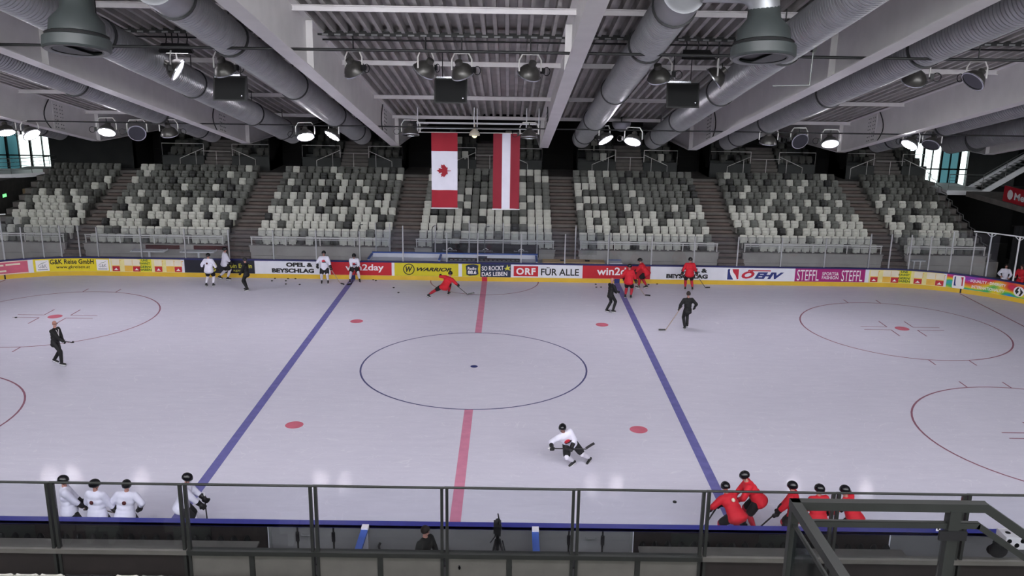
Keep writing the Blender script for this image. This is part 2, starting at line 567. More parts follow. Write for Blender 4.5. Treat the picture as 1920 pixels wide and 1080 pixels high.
_gly = {}
def glyphs(txt, shear=0.0, bold=0.0, space=1.0):
    """outline of a word as flat triangles, scaled into the unit square"""
    key = (txt, shear, bold, space)
    if key in _gly:
        return _gly[key]
    cu = bpy.data.curves.new('lettering', 'FONT')
    cu.body = txt
    cu.shear = shear
    cu.offset = bold
    cu.space_character = space
    cu.resolution_u = 3
    ob = bpy.data.objects.new('lettering', cu)
    COL.objects.link(ob)
    bpy.context.view_layer.update()
    me = ob.evaluated_get(bpy.context.evaluated_depsgraph_get()).to_mesh()
    vs = [(p.co.x, p.co.y) for p in me.vertices]
    fs = [tuple(p.vertices) for p in me.polygons]
    ob.evaluated_get(bpy.context.evaluated_depsgraph_get()).to_mesh_clear()
    bpy.data.objects.remove(ob)
    bpy.data.curves.remove(cu)
    x0, x1 = min(p[0] for p in vs), max(p[0] for p in vs)
    y0, y1 = min(p[1] for p in vs), max(p[1] for p in vs)
    _gly[key] = ([((x - x0) / (x1 - x0), (y - y0) / (y1 - y0)) for x, y in vs], fs)
    return _gly[key]

# ================================================================== THE SETTING
HW, HL, RC = 14.18, 30.0, 8.0          # rink half width, half length, corner radius
def bmap(s, off=0.0):
    """point on the far board line at arc length s from centre ice; off > 0 is towards the ice"""
    a, g = abs(s), (1 if s > 0 else -1)
    if a <= 22:
        return V((s, HW - off, 0)), V((0, -1, 0))
    t = (a - 22) / RC
    n = V((-g * math.sin(t), -math.cos(t), 0))
    return V((g * (22 + RC * math.sin(t)), HW - RC + RC * math.cos(t), 0)) + n * off, n

def outline(grow=0.0, seg=14):
    r = RC + grow
    pts = []
    for cx, cy, a0 in ((22, HW - RC, 0), (-22, HW - RC, 90), (-22, RC - HW, 180), (22, RC - HW, 270)):
        for i in range(seg + 1):
            a = math.radians(a0 + 90 * i / seg)
            pts.append((cx + r * math.cos(a), cy + r * math.sin(a)))
    return pts

# ---- ground, ice
m = MB(); m.box(-42, 42, -38, 37, -0.3, -0.03)
struct('ground', m, 'ring', label='dark concrete floor of the hall')
m = MB()
ol = outline(0.02, 24)
m.add([(x, y, 0.0) for x, y in ol] + [(x, y, -0.028) for x, y in ol], [tuple(range(len(ol))), tuple(range(2 * len(ol) - 1, len(ol) - 1, -1))] +
      [(i, i + len(ol), (i + 1) % len(ol) + len(ol), (i + 1) % len(ol)) for i in range(len(ol))])
ice = struct('floor', m, 'ice', label='white ice sheet of the rink')
m = MB(); m.box(-31, 31, -16.3, -14.4, -0.029, 0.0)
struct('walkway', m, 'floorg', label='grey rubber floor behind the near boards')
m = MB(); m.box(-31, 31, 14.42, 17.0, -0.029, 0.0)
struct('walkway', m, 'floorg', label='grey rubber floor behind the far boards')

def ring_bm(cx, cy, r, w, z=0.004, a0=0, a1=360, n=72):
    mb = MB()
    full = a1 - a0 >= 360
    vs = []
    k = n if full else n + 1
    for i in range(k):
        a = math.radians(a0 + (a1 - a0) * i / n)
        for rr in (r - w / 2, r + w / 2):
            vs.append((cx + rr * math.cos(a), cy + rr * math.sin(a), z))
    fs = [(2 * i, 2 * i + 1, 2 * ((i + 1) % k) + 1, 2 * ((i + 1) % k)) for i in range(n)]
    mb.add(vs, fs)
    return mb

def rect_bm(x0, x1, y0, y1, z=0.004):
    mb = MB()
    mb.add([(x0, y0, z), (x1, y0, z), (x1, y1, z), (x0, y1, z)], [(0, 1, 2, 3)])
    return mb

YB = HW - 0.03
for x in (-7.36, 7.40):
    build('blue_line', rect_bm(x - .15, x + .15, -YB, YB), 'iceblue', ice)
m = rect_bm(-.15, .15, 4.52, YB); m.add([(-.15, -YB, .004), (.15, -YB, .004), (.15, -4.52, .004), (-.15, -4.52, .004)], [(0, 1, 2, 3)])
build('center_line', m, 'icered', ice)
build('center_circle', ring_bm(0, 0, 4.5, .07), 'icering', ice)
m = MB(); m.lathe([(.15, 0), (.15, .002)], (0, 0, .003), (0, 0, 1), 24)
build('center_spot', m, 'tblue', ice)
build('referee_crease', ring_bm(0, HW, 3.0, .06, .004, 180, 360), 'icethin', ice)
for x in (-5.75, 5.75):
    for y in (-6.05, 6.05):
        m = MB(); m.lathe([(.3, 0), (.3, .002)], (x, y, .003), (0, 0, 1), 28)
        build('faceoff_spot', m, 'icedot', ice)
for gx in (-1, 1):
    build('goal_line', rect_bm(gx * 26 - .04, gx * 26 + .04, -12.9, 12.9), 'icethin', ice)
    for y in (-6.12, 6.12):
        cx = gx * 19.88
        build('faceoff_circle', ring_bm(cx, y, 4.58, .07), 'icethin', ice)
        m = MB(); m.lathe([(.32, 0), (.32, .002)], (cx, y, .003), (0, 0, 1), 28)
        build('faceoff_spot', m, 'icedot', ice)
        m = MB()
        for a in (-1, 1):
            for b in (-1, 1):
                x0, y0 = cx + a * .62, y + b * .23
                m.add([(x0, y0 - .03, .004), (x0 + a * 1.25, y0 - .03, .004), (x0 + a * 1.25, y0 + .03, .004), (x0, y0 + .03, .004)], [(0, 1, 2, 3)])
                m.add([(x0 - .03, y0, .0045), (x0 + .03, y0, .0045), (x0 + .03, y0 + b * .95, .0045), (x0 - .03, y0 + b * .95, .0045)], [(0, 1, 2, 3)])
                x1 = cx + a * .85
                y1 = y + b * 4.5
                m.add([(x1 - .03, y1, .004), (x1 + .03, y1, .004), (x1 + .03, y1 + b * .65, .004), (x1 - .03, y1 + b * .65, .004)], [(0, 1, 2, 3)])
        build('faceoff_mark', m, 'icethin', ice)

# ---- stands: one concrete terrace, aisle stairs, parapet
ROW0, RY, RZ = 17.59, 0.795, 0.321        # back of the front row's seats, row depth, row rise
TZ0 = 0.90                                # front row floor
SEC = [('A', -29.2, 9), ('B', -23.4, 16), ('C', -13.72, 16), ('D', -4.07, 16), ('E', 5.53, 16), ('F', 15.17, 16), ('G', 24.75, 9)]
AIS = [(-24.7, -23.4), (-15.4, -13.72), (-5.72, -4.07), (3.93, 5.53), (13.53, 15.17), (23.17, 24.75)]
m = MB()
prof = [(17.0, -0.03), (17.0, TZ0)]
y = 17.0
for i in range(1, 11):
    y = ROW0 + .26 + (i - 1) * RY
    prof += [(y, TZ0 + (i - 1) * RZ), (y, TZ0 + i * RZ)]
TOPZ = TZ0 + 11 * RZ                      # landing behind the last row
prof += [(25.9, TZ0 + 10 * RZ), (25.9, TOPZ), (31.5, TOPZ), (31.5, -0.03)]
n = len(prof)
m.add([(-30.2, a, b) for a, b in prof] + [(30.2, a, b) for a, b in prof], [tuple(range(n)), tuple(range(2 * n - 1, n - 1, -1))] + [(i, i + n, (i + 1) % n + n, (i + 1) % n) for i in range(n)])
struct('terrace_floor', m, 'conc', label='stepped concrete terrace under the far seats')
for k, (a, b) in enumerate(AIS):
    m = MB()
    for i in range(0, 11):
        y1 = ROW0 + .26 + i * RY
        y0 = y1 - RY
        z = TZ0 + i * RZ
        if i:
            m.box(a + .05, b - .05, y0 - .005, y0 + .33, z - .02, z + .02)
        m.box(a + .05, b - .05, y1 - .42, y1 + .002, z - .02, z + RZ / 2)
    for i in range(4):
        m.box(a + .05, b - .05, 16.0 + .26 * i, 17.02, -.02, .22 * (i + 1))
    struct('aisle_stair_floor', m, 'step', label='grey aisle stairs between seat blocks')
for nm, x0, c in SEC:
    m = MB()
    x1 = x0 + .5 * c
    m.box(x0 - .1, x1 + .1, 16.86, 17.06, 0, 1.22)
    m.box(x0 - .14, x1 + .14, 16.80, 17.10, 1.22, 1.28)
    m.box(x0 - .1, x1 + .1, 16.82, 16.87, .62, .68)
    struct('parapet_wall', m, 'parapet', label='grey parapet wall in front of the seats')

# upper tier between the passages
PASS = [(-24.4, -22.6), (-15.1, -13.0), (-6.0, -4.0), (3.6, 5.9), (12.9, 15.0), (22.4, 24.4)]
BL = [(-22.6, -15.1), (-13.0, -6.0), (-4.0, 3.6), (5.9, 12.9), (15.0, 22.4), (24.4, 30.0)]
UY = 27.0
for k, (a, b) in enumerate(BL):
    c = (a + b) / 2 + .15
    w = .95
    m = MB()
    for x0, x1 in ((a, c - w), (c + w, b)):
        m.box(x0, x1, UY, UY + .2, TOPZ - .02, TOPZ + .95)
        for j in range(4):
            m.box(x0, x1, UY + .2 + j * .85, 31, TOPZ - .02, TOPZ + .62 + j * .42)
    struct('upper_tier_wall', m, 'upwall', label='dark grey upper tier between two passages')
    m = MB()
    for j in range(9):
        m.box(c - w + .02, c + w - .02, UY - .55 + j * .3, 31, TOPZ - .02, TOPZ + .21 * (j + 1))
    struct('upper_stair_floor', m, 'conc', label='stairs up through the upper tier')
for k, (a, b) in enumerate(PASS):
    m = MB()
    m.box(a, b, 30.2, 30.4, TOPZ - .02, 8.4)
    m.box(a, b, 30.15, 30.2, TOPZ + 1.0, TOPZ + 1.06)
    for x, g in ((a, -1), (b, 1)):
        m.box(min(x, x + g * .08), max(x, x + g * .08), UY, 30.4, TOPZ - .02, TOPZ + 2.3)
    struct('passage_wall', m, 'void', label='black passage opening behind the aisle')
m = MB(); m.box(-30.2, -24.4, UY, UY + .3, TOPZ - .02, 8.3)
struct('wall_back', m, 'dark', label='dark back wall beside the leftmost seats')
m = MB(); m.box(-31.2, 30.6, 31.2, 31.5, -.02, 9.2)
struct('wall_back', m, 'dark', label='dark wall behind the upper tier')

# ---- hall walls
m = MB(); m.box(-41.2, -40.8, -38, 37, -.02, 21); struct('wall_left', m, 'dark', label='dark end wall')
m = MB(); m.box(40.8, 41.2, -38, 37, -.02, 21); struct('wall_right', m, 'dark', label='dark end wall')
m = MB(); m.box(-41, 41, -38.2, -37.8, -.02, 9.5); m.box(-41, 41, -38.2, -37.8, 18.6, 21)
for x in (-41, 39): m.box(x, x + 2, -38.2, -37.8, 9.5, 18.6)
struct('wall_front', m, 'dark', label='dark wall behind the viewer')
m = MB()
for i in range(14): m.box(-39.08 + 6 * i, -38.92 + 6 * i, -38.1, -37.9, 9.5, 18.6)
w3 = struct('window_3', m, 'black', label='added band of glazing behind the viewer for fill light')  # unseen glazing added to throw soft light onto the far stand
for i in range(13):
    pb = MB(); pb.box(-38.92 + 6 * i, -33.08 + 6 * i, -38.02, -37.98, 9.5, 18.6); build('pane', pb, 'wpane', w3)
m = MB()
for x0, x1 in ((-41, -39.5), (-31.2, 30.6), (37.0, 41)):
    m.box(x0, x1, 35.0, 35.3, -.02, 9.4)
for x0, x1 in ((-39.5, -31.2), (30.6, 37.0)):
    m.box(x0, x1, 35.0, 35.3, -.02, 1.6)
    m.box(x0, x1, 35.0, 35.3, 7.4, 9.4)
struct('wall_far', m, 'upwall', label='grey far wall with tall glazing at its ends')
for q, (x0, x1) in enumerate(((-39.5, -31.2), (30.6, 37.0))):
    m = MB()
    k = 9
    for i in range(k + 1):
        x = x0 + (x1 - x0) * i / k
        w = .16 if i % 2 == 0 else .07
        m.box(x - w / 2, x + w / 2, 34.9, 35.05, 1.6, 7.4)
    for z in (1.65, 2.9, 4.35, 7.35):
        m.box(x0, x1, 34.92, 35.03, z - .05, z + .05)
    win = struct('window_%d' % (q + 1), m, 'black', label='tall glazed window at the end of the stand')
    for i in range(k):
        xa, xb = x0 + (x1 - x0) * i / k, x0 + (x1 - x0) * (i + 1) / k
        teal = (q == 0 and i in (1, 2)) or (q == 1 and i in (6, 7))
        pb = MB(); pb.box(xa, xb, 35.06, 35.075, 1.6, 7.4)
        build('pane', pb, 'tpane' if teal else 'wpane', win)

# ---- roof: sloping deck over the rink that turns level over the far stand
KY, KZ, SL = 13.4, 7.5, 0.203
BH = 1.47
def zb(y):                                 # underside of the beams
    return KZ + max(0.0, KY - y) * SL
def zd(y):
    return zb(y) + BH
px = []
x = -41.0
while x < 41.0:
    px += [(x, 0), (x + .11, 0), (x + .125, .25), (x + .345, .25)]
    x += .36
m = MB()
ys = [-38, KY, 37]
vs = [(a, yy, zd(yy) + b) for yy in ys for a, b in px] + [(a, yy, zd(yy) + .4) for yy in ys for a in (-41.0, 41.0)]
n = len(px)
fs = [(j * n + i, j * n + i + 1, (j + 1) * n + i + 1, (j + 1) * n + i) for j in range(2) for i in range(n - 1)]
o = 3 * n
fs += [(o + 2 * j, o + 2 * j + 1, o + 2 * j + 3, o + 2 * j + 2) for j in range(2)]
m.add(vs, fs)
struct('ceiling', m, 'deck', label='corrugated steel roof deck')
for k in range(-5, 6):
    bx = -0.83 + 7.87 * k
    if abs(bx) > 39.5:
        continue
    m = MB()
    sec = [(-.23, 0), (.23, 0), (.23, .03), (.012, .03), (.012, BH - .03), (.2, BH - .03), (.2, BH), (-.2, BH), (-.2, BH - .03), (-.012, BH - .03), (-.012, .03), (-.23, .03)]
    bx += 3.935
    vs = [(bx + a, yy, zb(yy) + b) for yy in (-37.8, KY, 31.2) for a, b in sec]
    n = len(sec)
    fs = [(j * n + i, j * n + (i + 1) % n, (j + 1) * n + (i + 1) % n, (j + 1) * n + i) for j in range(2) for i in range(n)] + [tuple(range(n)), tuple(range(3 * n - 1, 2 * n - 1, -1))]
    m.add(vs, fs)
    beam = struct('roof_beam', m, 'beam', label='grey painted steel roof beam')
    for g in (-1, 1):
        st = MB()
        for yy in (KY, -6.3):
            z0 = zb(yy)
            st.obox((bx + g * .11, yy, z0 + BH / 2), (.098, 0, 0), (0, .012, 0), (0, 0, BH / 2 - .035))
        build('stiffener', st, 'beam', beam)
        sp = MB()
        y0, y1 = 9.2, 10.2
        for yy in (y0, y1):
            pass
        x0 = bx + g * .013
        sp.add([(x0, y0, zb(y0) + .08), (x0, y1, zb(y1) + .08), (x0, y1, zb(y1) + BH - .08), (x0, y0, zb(y0) + BH - .08),
                (x0 + g * .02, y0, zb(y0) + .08), (x0 + g * .02, y1, zb(y1) + .08), (x0 + g * .02, y1, zb(y1) + BH - .08), (x0 + g * .02, y0, zb(y0) + BH - .08)],
               [(0, 1, 2, 3), (4, 5, 6, 7), (0, 1, 5, 4), (1, 2, 6, 5), (2, 3, 7, 6), (3, 0, 4, 7)])
        plate = build('splice_plate', sp, 'beam', beam)
        bo = MB()
        for i in range(7):
            for yy in (9.35, 9.55, 9.85, 10.05):
                c = V((x0 + g * .02, yy, zb(yy) + .2 + i * .175))
                bo.lathe([(.03, 0), (.03, .025)], c, (g, 0, 0), 6)
        build('bolts', bo, 'railg', plate)
        cb = MB()
        cb.tube([(x0 + g * .03, 8.9 - .55 * math.sin(math.pi * t / 8), zb(8.9) + .05 + (BH - .1) * t / 8) for t in range(9)], .025, 6)
        build('cable', cb, 'black', beam)
for yy in (-15.0, -7.85, -0.7, 6.5, 12.5):
    m = MB()
    z = zd(yy)
    m.box(-41, 41, yy - .10, yy + .10, z - .17, z - .145)
    m.box(-41, 41, yy - .012, yy + .012, z - .145, z - .01)
    m.box(-41, 41, yy - .10, yy + .10, z - .03, z - .005)
    struct('roof_beam', m, 'purlin', label='light steel purlin crossing under the roof deck')

# ================================================================== RINK BOARDS
def ring_wall(mb, g0, g1, z0, z1, seg=56):
    a, b = outline(g0, seg), outline(g1, seg)
    n = len(a)
    vs = [(x, y, z0) for x, y in a] + [(x, y, z1) for x, y in a] + [(x, y, z1) for x, y in b] + [(x, y, z0) for x, y in b]
    fs = []
    for i in range(n):
        k = (i + 1) % n
        fs += [(i, k, n + k, n + i), (n + i, n + k, 2 * n + k, 2 * n + i), (2 * n + i, 2 * n + k, 3 * n + k, 3 * n + i), (3 * n + i, 3 * n + k, k, i)]
    mb.add(vs, fs)
    return mb
boards = thing('rink_boards', 'white hockey boards with yellow kick plate and blue cap round the ice', 'hockey boards', (0, HW, 0))
build('board_wall', ring_wall(MB(), 0.0, 0.12, 0, 1.0), 'bwhite', boards)
build('kick_plate', ring_wall(MB(), -0.018, 0.001, 0, 0.24), 'yellow', boards)
build('cap_rail', ring_wall(MB(), -0.03, 0.16, 0.985, 1.06), 'navy', boards)['label'] = 'dark blue cap rail'
def strip(mb, s0, s1, z0, z1, off=.02, step=.2):
    n = max(1, int(math.ceil((s1 - s0) / step))) if max(abs(s0), abs(s1)) > 22 else 1
    vs = []
    for i in range(n + 1):
        p, _ = bmap(s0 + (s1 - s0) * i / n, off)
        vs += [(p.x, p.y, z0), (p.x, p.y, z1)]
    mb.add(vs, [(2 * i, 2 * i + 2, 2 * i + 3, 2 * i + 1) for i in range(n)])
    return mb
for s, mt, w in ((-7.36, 'tblue', .15), (7.40, 'tblue', .15), (0, 'tred', .15), (-26.3, 'tblack', .04), (26.3, 'tblack', .04)):
    build('line_mark', strip(MB(), s - w, s + w, 0.0, .245, .021), mt, boards)

def put(mb, gl, s0, s1, z0, z1, off, slope=0.0):
    vs, fs = gl
    out = []
    for x, y in vs:
        p, _ = bmap(s0 + (s1 - s0) * x, off)
        out.append((p.x, p.y, z0 + (z1 - z0) * y + slope * (x - .5)))
    return mb.add(out, fs)
def poly(mb, pts, s0, s1, z0, z1, off):
    return put(mb, (pts, [tuple(range(len(pts)))]), s0, s1, z0, z1, off)
def disc(mb, s, z, r, off, r1=0.0, n=26):
    vs = []
    for i in range(n):
        a = 2 * math.pi * i / n
        for rr in (r1, r):
            p, _ = bmap(s + rr * math.cos(a), off)
            vs.append((p.x, p.y, z + rr * math.sin(a)))
    mb.add(vs, [(2 * i, 2 * i + 1, 2 * ((i + 1) % n) + 1, 2 * ((i + 1) % n)) for i in range(n)])
    return mb
ADG = 'advertising panels on the far boards'
def advert(s0, s1, mt, label, z0=.245, z1=.98):
    p, _ = bmap((s0 + s1) / 2)
    t = thing('advert', label, 'advert', (p.x, p.y, 0), ADG)
    build('panel', strip(MB(), s0, s1, z0, z1, .004, .2), mt, t)
    return t
def word(t, txt, mt, s0, s1, z0, z1, shear=0.0, bold=0.0, slope=0.0, off=.013, space=1.0):
    build('lettering', put(MB(), glyphs(txt, shear, bold, space), s0, s1, z0, z1, off, slope), mt, t)
def block(t, name, mt, s0, s1, z0, z1, off=.010):
    return build(name, strip(MB(), s0, s1, z0, z1, off), mt, t)

# left corner: rose panel with white bars
t = advert(-33.0, -25.14, 'adpink', 'faded rose coloured advert with white print in the left corner')
block(t, 'white_band', 'foam', -33, -25.1, .26, .30); block(t, 'white_band', 'foam', -33, -25.1, .93, .975)
for a, b, z in ((-27.9, -27.3, .72), (-27.2, -26.3, .72), (-26.2, -25.5, .74), (-27.6, -26.2, .40)):
    block(t, 'print', 'foam', a, b, z, z + .09)
t = advert(-25.08, -24.90, 'bwhite', 'narrow white strip between rose advert and yellow travel advert')
t = advert(-24.88, -20.86, 'ady', 'yellow travel advert with two lines of black text')
word(t, 'G&K Reise GmbH', 'tblack', -24.05, -21.72, .66, .93, bold=.022)
word(t, 'www.gkreisen.at', 'tblack', -23.75, -21.95, .36, .58, bold=.014, shear=.15)
for a in (-24.76, -21.58):
    block(t, 'logo_square', 'twhite', a, a + .66, .30, .92)
    lg = MB(); word(t, 'G&K', 'tgrey', a + .12, a + .55, .48, .68, bold=.01)
    block(t, 'logo_line', 'tgrey', a + .08, a + .58, .36, .41, .012)
    poly(lg, [(0, 0), (.5, .3), (1, 1), (.6, .55), (.2, .25)], a + .2, a + .6, .7, .86, .013); build('logo_swoosh', lg, 'tgreen', t)
def beer(s0, s1, label):
    t = advert(s0, s1, 'adcream', label)
    w = s1 - s0
    block(t, 'white_end', 'bwhite', s1 - .16, s1, .245, .98)
    block(t, 'lime_field', 'adgreen', s0 + w * .375, s0 + w * .56, .25, .975, .0095)
    for k, fx in enumerate((.02, .19, .30, .60, .76, .87)):
        a = s0 + w * fx
        b = a + w * .105
        g = block(t, 'printed_glass', 'amber', a, b, .27, .68, .011)
        block(t, 'printed_foam', 'foam', a, b, .60, .95, .012)
        mb = MB(); poly(mb, [(0, 0), (.3, 0), (.3, .8), (1, .9), (1, 1), (0, 1)], b, b + w * .02, .62, .9, .012); build('printed_handle', mb, 'amber', t)
        if k not in (1, 4):
            block(t, 'red_label', 'tred', a + .01, b - .01, .27, .56, .013)
            mb = MB(); poly(mb, [(0, .1), (.25, .35), (.5, 1), (.75, .35), (1, .1), (1, 0), (0, 0)], a + .1, b - .1, .34, .47, .015); build('label_mark', mb, 'twhite', t)
    c = s0 + w * .47
    for txt, hw, z in (('UNS', .17, .84), ('KANNST', .29, .67), ('GERN', .30, .48), ('HABEN', .34, .31)):
        word(t, txt, 'tgreen', c - hw, c + hw, z, z + .13, bold=.03)
    return t
beer(-20.80, -16.74, 'cream beer advert with red labels left of black panel')
t = advert(-16.70, -12.80, 'adblack', 'black advert with yellow ring emblem and yellow text')
mb = MB(); disc(mb, -15.22, .61, .33, .011, .25); build('ring_emblem', mb, 'tyellow', t)
mb = MB()
for q in range(3):
    a = math.radians(90 + 120 * q)
    disc(mb, -15.22 + .09 * math.cos(a), .61 + .09 * math.sin(a), .12, .012, .075)
build('knot_emblem', mb, 'tyellow', t)
word(t, 'Robin Emhin', 'tyellow', -14.5, -12.95, .55, .80, bold=.02)
word(t, 'agency', 'tyellow', -14.0, -13.2, .32, .45, bold=.01)
t = advert(-12.78, -8.60, 'bwhite', 'white advert with heavy black two-line text left of red panel')
word(t, 'OPEL &', 'tblack', -11.05, -9.55, .66, .91, bold=.06)
word(t, 'BEYSCHLAG', 'tblack', -11.85, -9.5, .32, .57, bold=.06)
t = advert(-8.58, -5.18, 'adr', 'red advert with white lettering beside the left blue line')
word(t, 'win2day', 'twhite', -7.75, -5.62, .40, .88, bold=.02, slope=.03)
t = advert(-5.14, -1.46, 'adwy', 'yellow advert with black ring logo behind the crouching skater')
block(t, 'white_end', 'bwhite', -5.16, -5.02, .245, .98)
mb = MB(); disc(mb, -4.22, .62, .32, .012, .27); build('ring_logo', mb, 'tblack', t)
word(t, 'W', 'tblack', -4.40, -4.02, .46, .78, shear=.25, bold=.04)
word(t, 'WARRIOR', 'tblack', -3.78, -1.84, .52, .74, shear=.35, bold=.04)
t = advert(-1.42, -.24, 'adwy', 'small yellow advert with dark blue badge left of the red line')
block(t, 'white_end', 'bwhite', -1.44, -1.26, .245, .98)
mb = MB(); poly(mb, [(.05, .1), (.3, 0), (.8, .05), (1, .15), (.95, .6), (1, .9), (.6, 1), (.2, .95), (0, .85), (.05, .5)], -1.06, -.34, .30, .96, .011); build('badge', mb, 'adnavy', t)
word(t, 'Radio', 'twhite', -.94, -.46, .64, .80, bold=.02)
word(t, '88.6', 'twhite', -.94, -.46, .40, .60, bold=.03)
t = advert(-.24, 1.46, 'adnavy', 'navy advert with two lines of white hand lettering')
word(t, 'SO ROCKT', 'twhite', -.16, 1.06, .62, .88, bold=.02, slope=.05)
word(t, 'DAS LEBEN', 'twhite', -.16, 1.26, .30, .54, bold=.02, slope=.05)
mb = MB(); poly(mb, [(0, .4), (.4, .5), (.5, 1), (.65, .6), (1, .7), (.8, .35), (1, 0), (.5, .2), (.2, 0), (.3, .3)], 1.06, 1.44, .62, .97, .0125); build('yellow_splash', mb, 'tyellow', t)
t = advert(1.48, 5.44, 'bwhite', 'white advert with red box and black words right of navy advert')
block(t, 'red_box', 'adr', 1.62, 2.98, .31, .90)
word(t, 'ORF', 'twhite', 1.76, 2.84, .40, .80, bold=.035, space=1.15)
word(t, 'FÜR ALLE', 'tblack', 3.14, 5.26, .38, .86, bold=.018)
t = advert(5.46, 9.24, 'adr', 'red advert with white lettering beside the right blue line')
word(t, 'win2day', 'twhite', 6.26, 8.5, .32, .90, bold=.02, slope=.03)
t = advert(9.26, 13.26, 'bwhite', 'white advert with heavy black two-line text behind lone red player')
word(t, 'OPEL &', 'tblack', 10.95, 12.42, .66, .91, bold=.06)
word(t, 'BEYSCHLAG', 'tblack', 10.14, 12.46, .32, .57, bold=.06)
t = advert(13.28, 17.28, 'bwhite', 'white advert with red and blue hockey badge and slanted letters')
def badge(t, s0, s1, z0, z1, off=.012):
    mb = MB(); poly(mb, [(0, 0), (1, 0), (1, 1), (0, 1)], s0, s1, z0, z1, off); build('badge_field', mb, 'twhite', t)
    mb = MB(); poly(mb, [(.04, .03), (.55, .03), (.30, .45), (.22, .75), (.25, .97), (.1, .97), (.04, .9)], s0, s1, z0, z1, off + .002); build('badge_blue', mb, 'tblue', t)
    mb = MB(); poly(mb, [(.42, .97), (.96, .97), (.96, .1), (.85, .05), (.72, .4), (.5, .7)], s0, s1, z0, z1, off + .002); build('badge_red', mb, 'tred', t)
badge(t, 13.52, 14.20, .28, .92)
word(t, 'Ö', 'tred', 14.34, 15.06, .36, .88, shear=.35, bold=.05)
word(t, 'EHV', 'tblue', 15.06, 16.7, .36, .74, shear=.35, bold=.06)
block(t, 'red_bar', 'tred', 14.86, 15.95, .80, .86, .012)
t = advert(17.32, 21.24, 'admag', 'magenta advert with tall white letters')
word(t, 'STEFFL', 'twhite', 17.44, 18.66, .30, .92, bold=.0)
word(t, 'STEFFL', 'twhite', 19.92, 21.10, .30, .92, bold=.0)
word(t, 'SPORTS&', 'twhite', 18.84, 19.76, .62, .80, bold=.01)
word(t, 'FASHION', 'twhite', 18.84, 19.76, .40, .58, bold=.01)
block(advert(21.26, 21.44, 'bwhite', 'narrow white strip right of the magenta advert'), 'edge', 'bwhite', 21.28, 21.42, .26, .96)
beer(21.46, 25.52, 'cream beer advert with red labels right of magenta panel')
t = advert(25.54, 33.2, 'rainbow', 'rainbow coloured advert in the right corner')
mb = MB(); poly(mb, [(.08, 0), (.92, 0), (1, .08), (1, .92), (.92, 1), (.08, 1), (0, .92), (0, .08)], 25.84, 26.44, .24, .95, .011); build('badge_plate', mb, 'twhite', t)
badge(t, 25.90, 26.38, .36, .91, .013)
word(t, '· EQUALITY · DIVERSITY', 'twhite', 26.62, 28.44, .66, .84, bold=.025)
word(t, 'INTERNATIONALITY', 'twhite', 26.80, 28.40, .36, .53, bold=.02)
mb = MB(); disc(mb, 29.1, .58, .27, .012); build('round_logo', mb, 'twhite', t)
mb = MB(); poly(mb, [(.1, .5), (.3, .9), (.5, .95), (.35, .6), (.5, .5), (.3, .2)], 28.84, 29.36, .32, .84, .014); poly(mb, [(.55, .9), (.9, .5), (.7, .1), (.5, .08), (.65, .4)], 28.84, 29.36, .32, .84, .014); build('logo_marks', mb, 'tblack', t)

# ================================================================== GLASS ON THE FAR BOARDS
def gpanel(s0, s1, z1, label, post_w=.06, grp='glass panels on the far boards'):
    p0, n0 = bmap(s0, -.07)
    p1, _ = bmap(s1, -.07)
    t = thing('rink_glass', label, 'rink glass', (p0.x, p0.y, 1.06), grp)
    mb = MB()
    n = V((n0.x, n0.y, 0)) * .006
    q = [p0, p1]
    mb.add([p + n * g + V((0, 0, z)) for p in q for g in (-1, 1) for z in (1.062, z1)], [(0, 4, 5, 1), (2, 6, 7, 3), (1, 5, 7, 3), (0, 2, 3, 1), (4, 6, 7, 5)])
    build('pane', mb, 'pane', t)
    mb = MB(); d = (p1 - p0).normalized()
    mb.obox(p0 + V((0, 0, (1.05 + z1) / 2)), d * post_w / 2, V((n0.x, n0.y, 0)) * .035, (0, 0, (z1 - 1.05) / 2))
    build('post', mb, 'post', t)
PS = [-21.44, -19.04, -16.61, -14.18, -11.72, -9.35, -6.94, -4.54, -2.11, -.39, 2.02, 4.45, 6.85, 9.26, 11.63, 14.04, 16.47, 18.91, 21.37]
for i in range(len(PS) - 1):
    gpanel(PS[i], PS[i + 1], 2.72, '%s straight clear glass panel from the left along the far boards' % ORD[i])
s = 21.37
SR = [21.37, 22.5, 23.55, 24.55, 25.6, 26.65, 27.8]
for i in range(len(SR) - 1):
    gpanel(SR[i], SR[i + 1], 3.0 if i < 4 else 3.35, 'clear glass panel on the right corner, %s after the straight' % ORD[i])
SL_ = [-21.44, -22.45, -23.4, -24.3, -25.3, -26.2, -27.3]
for i in range(len(SL_) - 1):
    gpanel(SL_[i + 1], SL_[i], 2.8 if i < 4 else 3.35, 'clear glass panel on the left corner, %s after the straight' % ORD[i])

# tall end frame at the right and its stub at the left
p0, _ = bmap(26.9, -.25); p1, _ = bmap(31.5, -.25)
t = thing('net_frame', 'tall white tube frame above the right corner glass', 'frame', (p0.x, p0.y, 1.0))
mb = MB(); mb.tube([bmap(26.5 + .5 * i, -.25)[0] + V((0, 0, 3.42)) for i in range(12)], .035, 8); build('top_tube', mb, 'white', t)
for sx in (27.35, 28.65, 29.9):
    mb = MB(); p = bmap(sx, -.25)[0]; mb.tube([p + V((0, 0, .2)), p + V((0, 0, 3.42))], .04, 8); build('post', mb, 'white', t)
    mb = MB()
    for g in (-.22, .22):
        q = bmap(sx + g, -.25)[0]; mb.tube([p + V((0, 0, 3.2)), q + V((0, 0, 3.4))], .018, 6)
    build('bracket', mb, 'white', t)
t = thing('net_frame', 'white tube frame above the left corner glass', 'frame', tuple(bmap(-26.2, -.25)[0] + V((0, 0, 1.0))))
mb = MB(); mb.tube([bmap(-25.9 - .5 * i, -.25)[0] + V((0, 0, 3.52)) for i in range(10)], .035, 8); build('top_tube', mb, 'white', t)
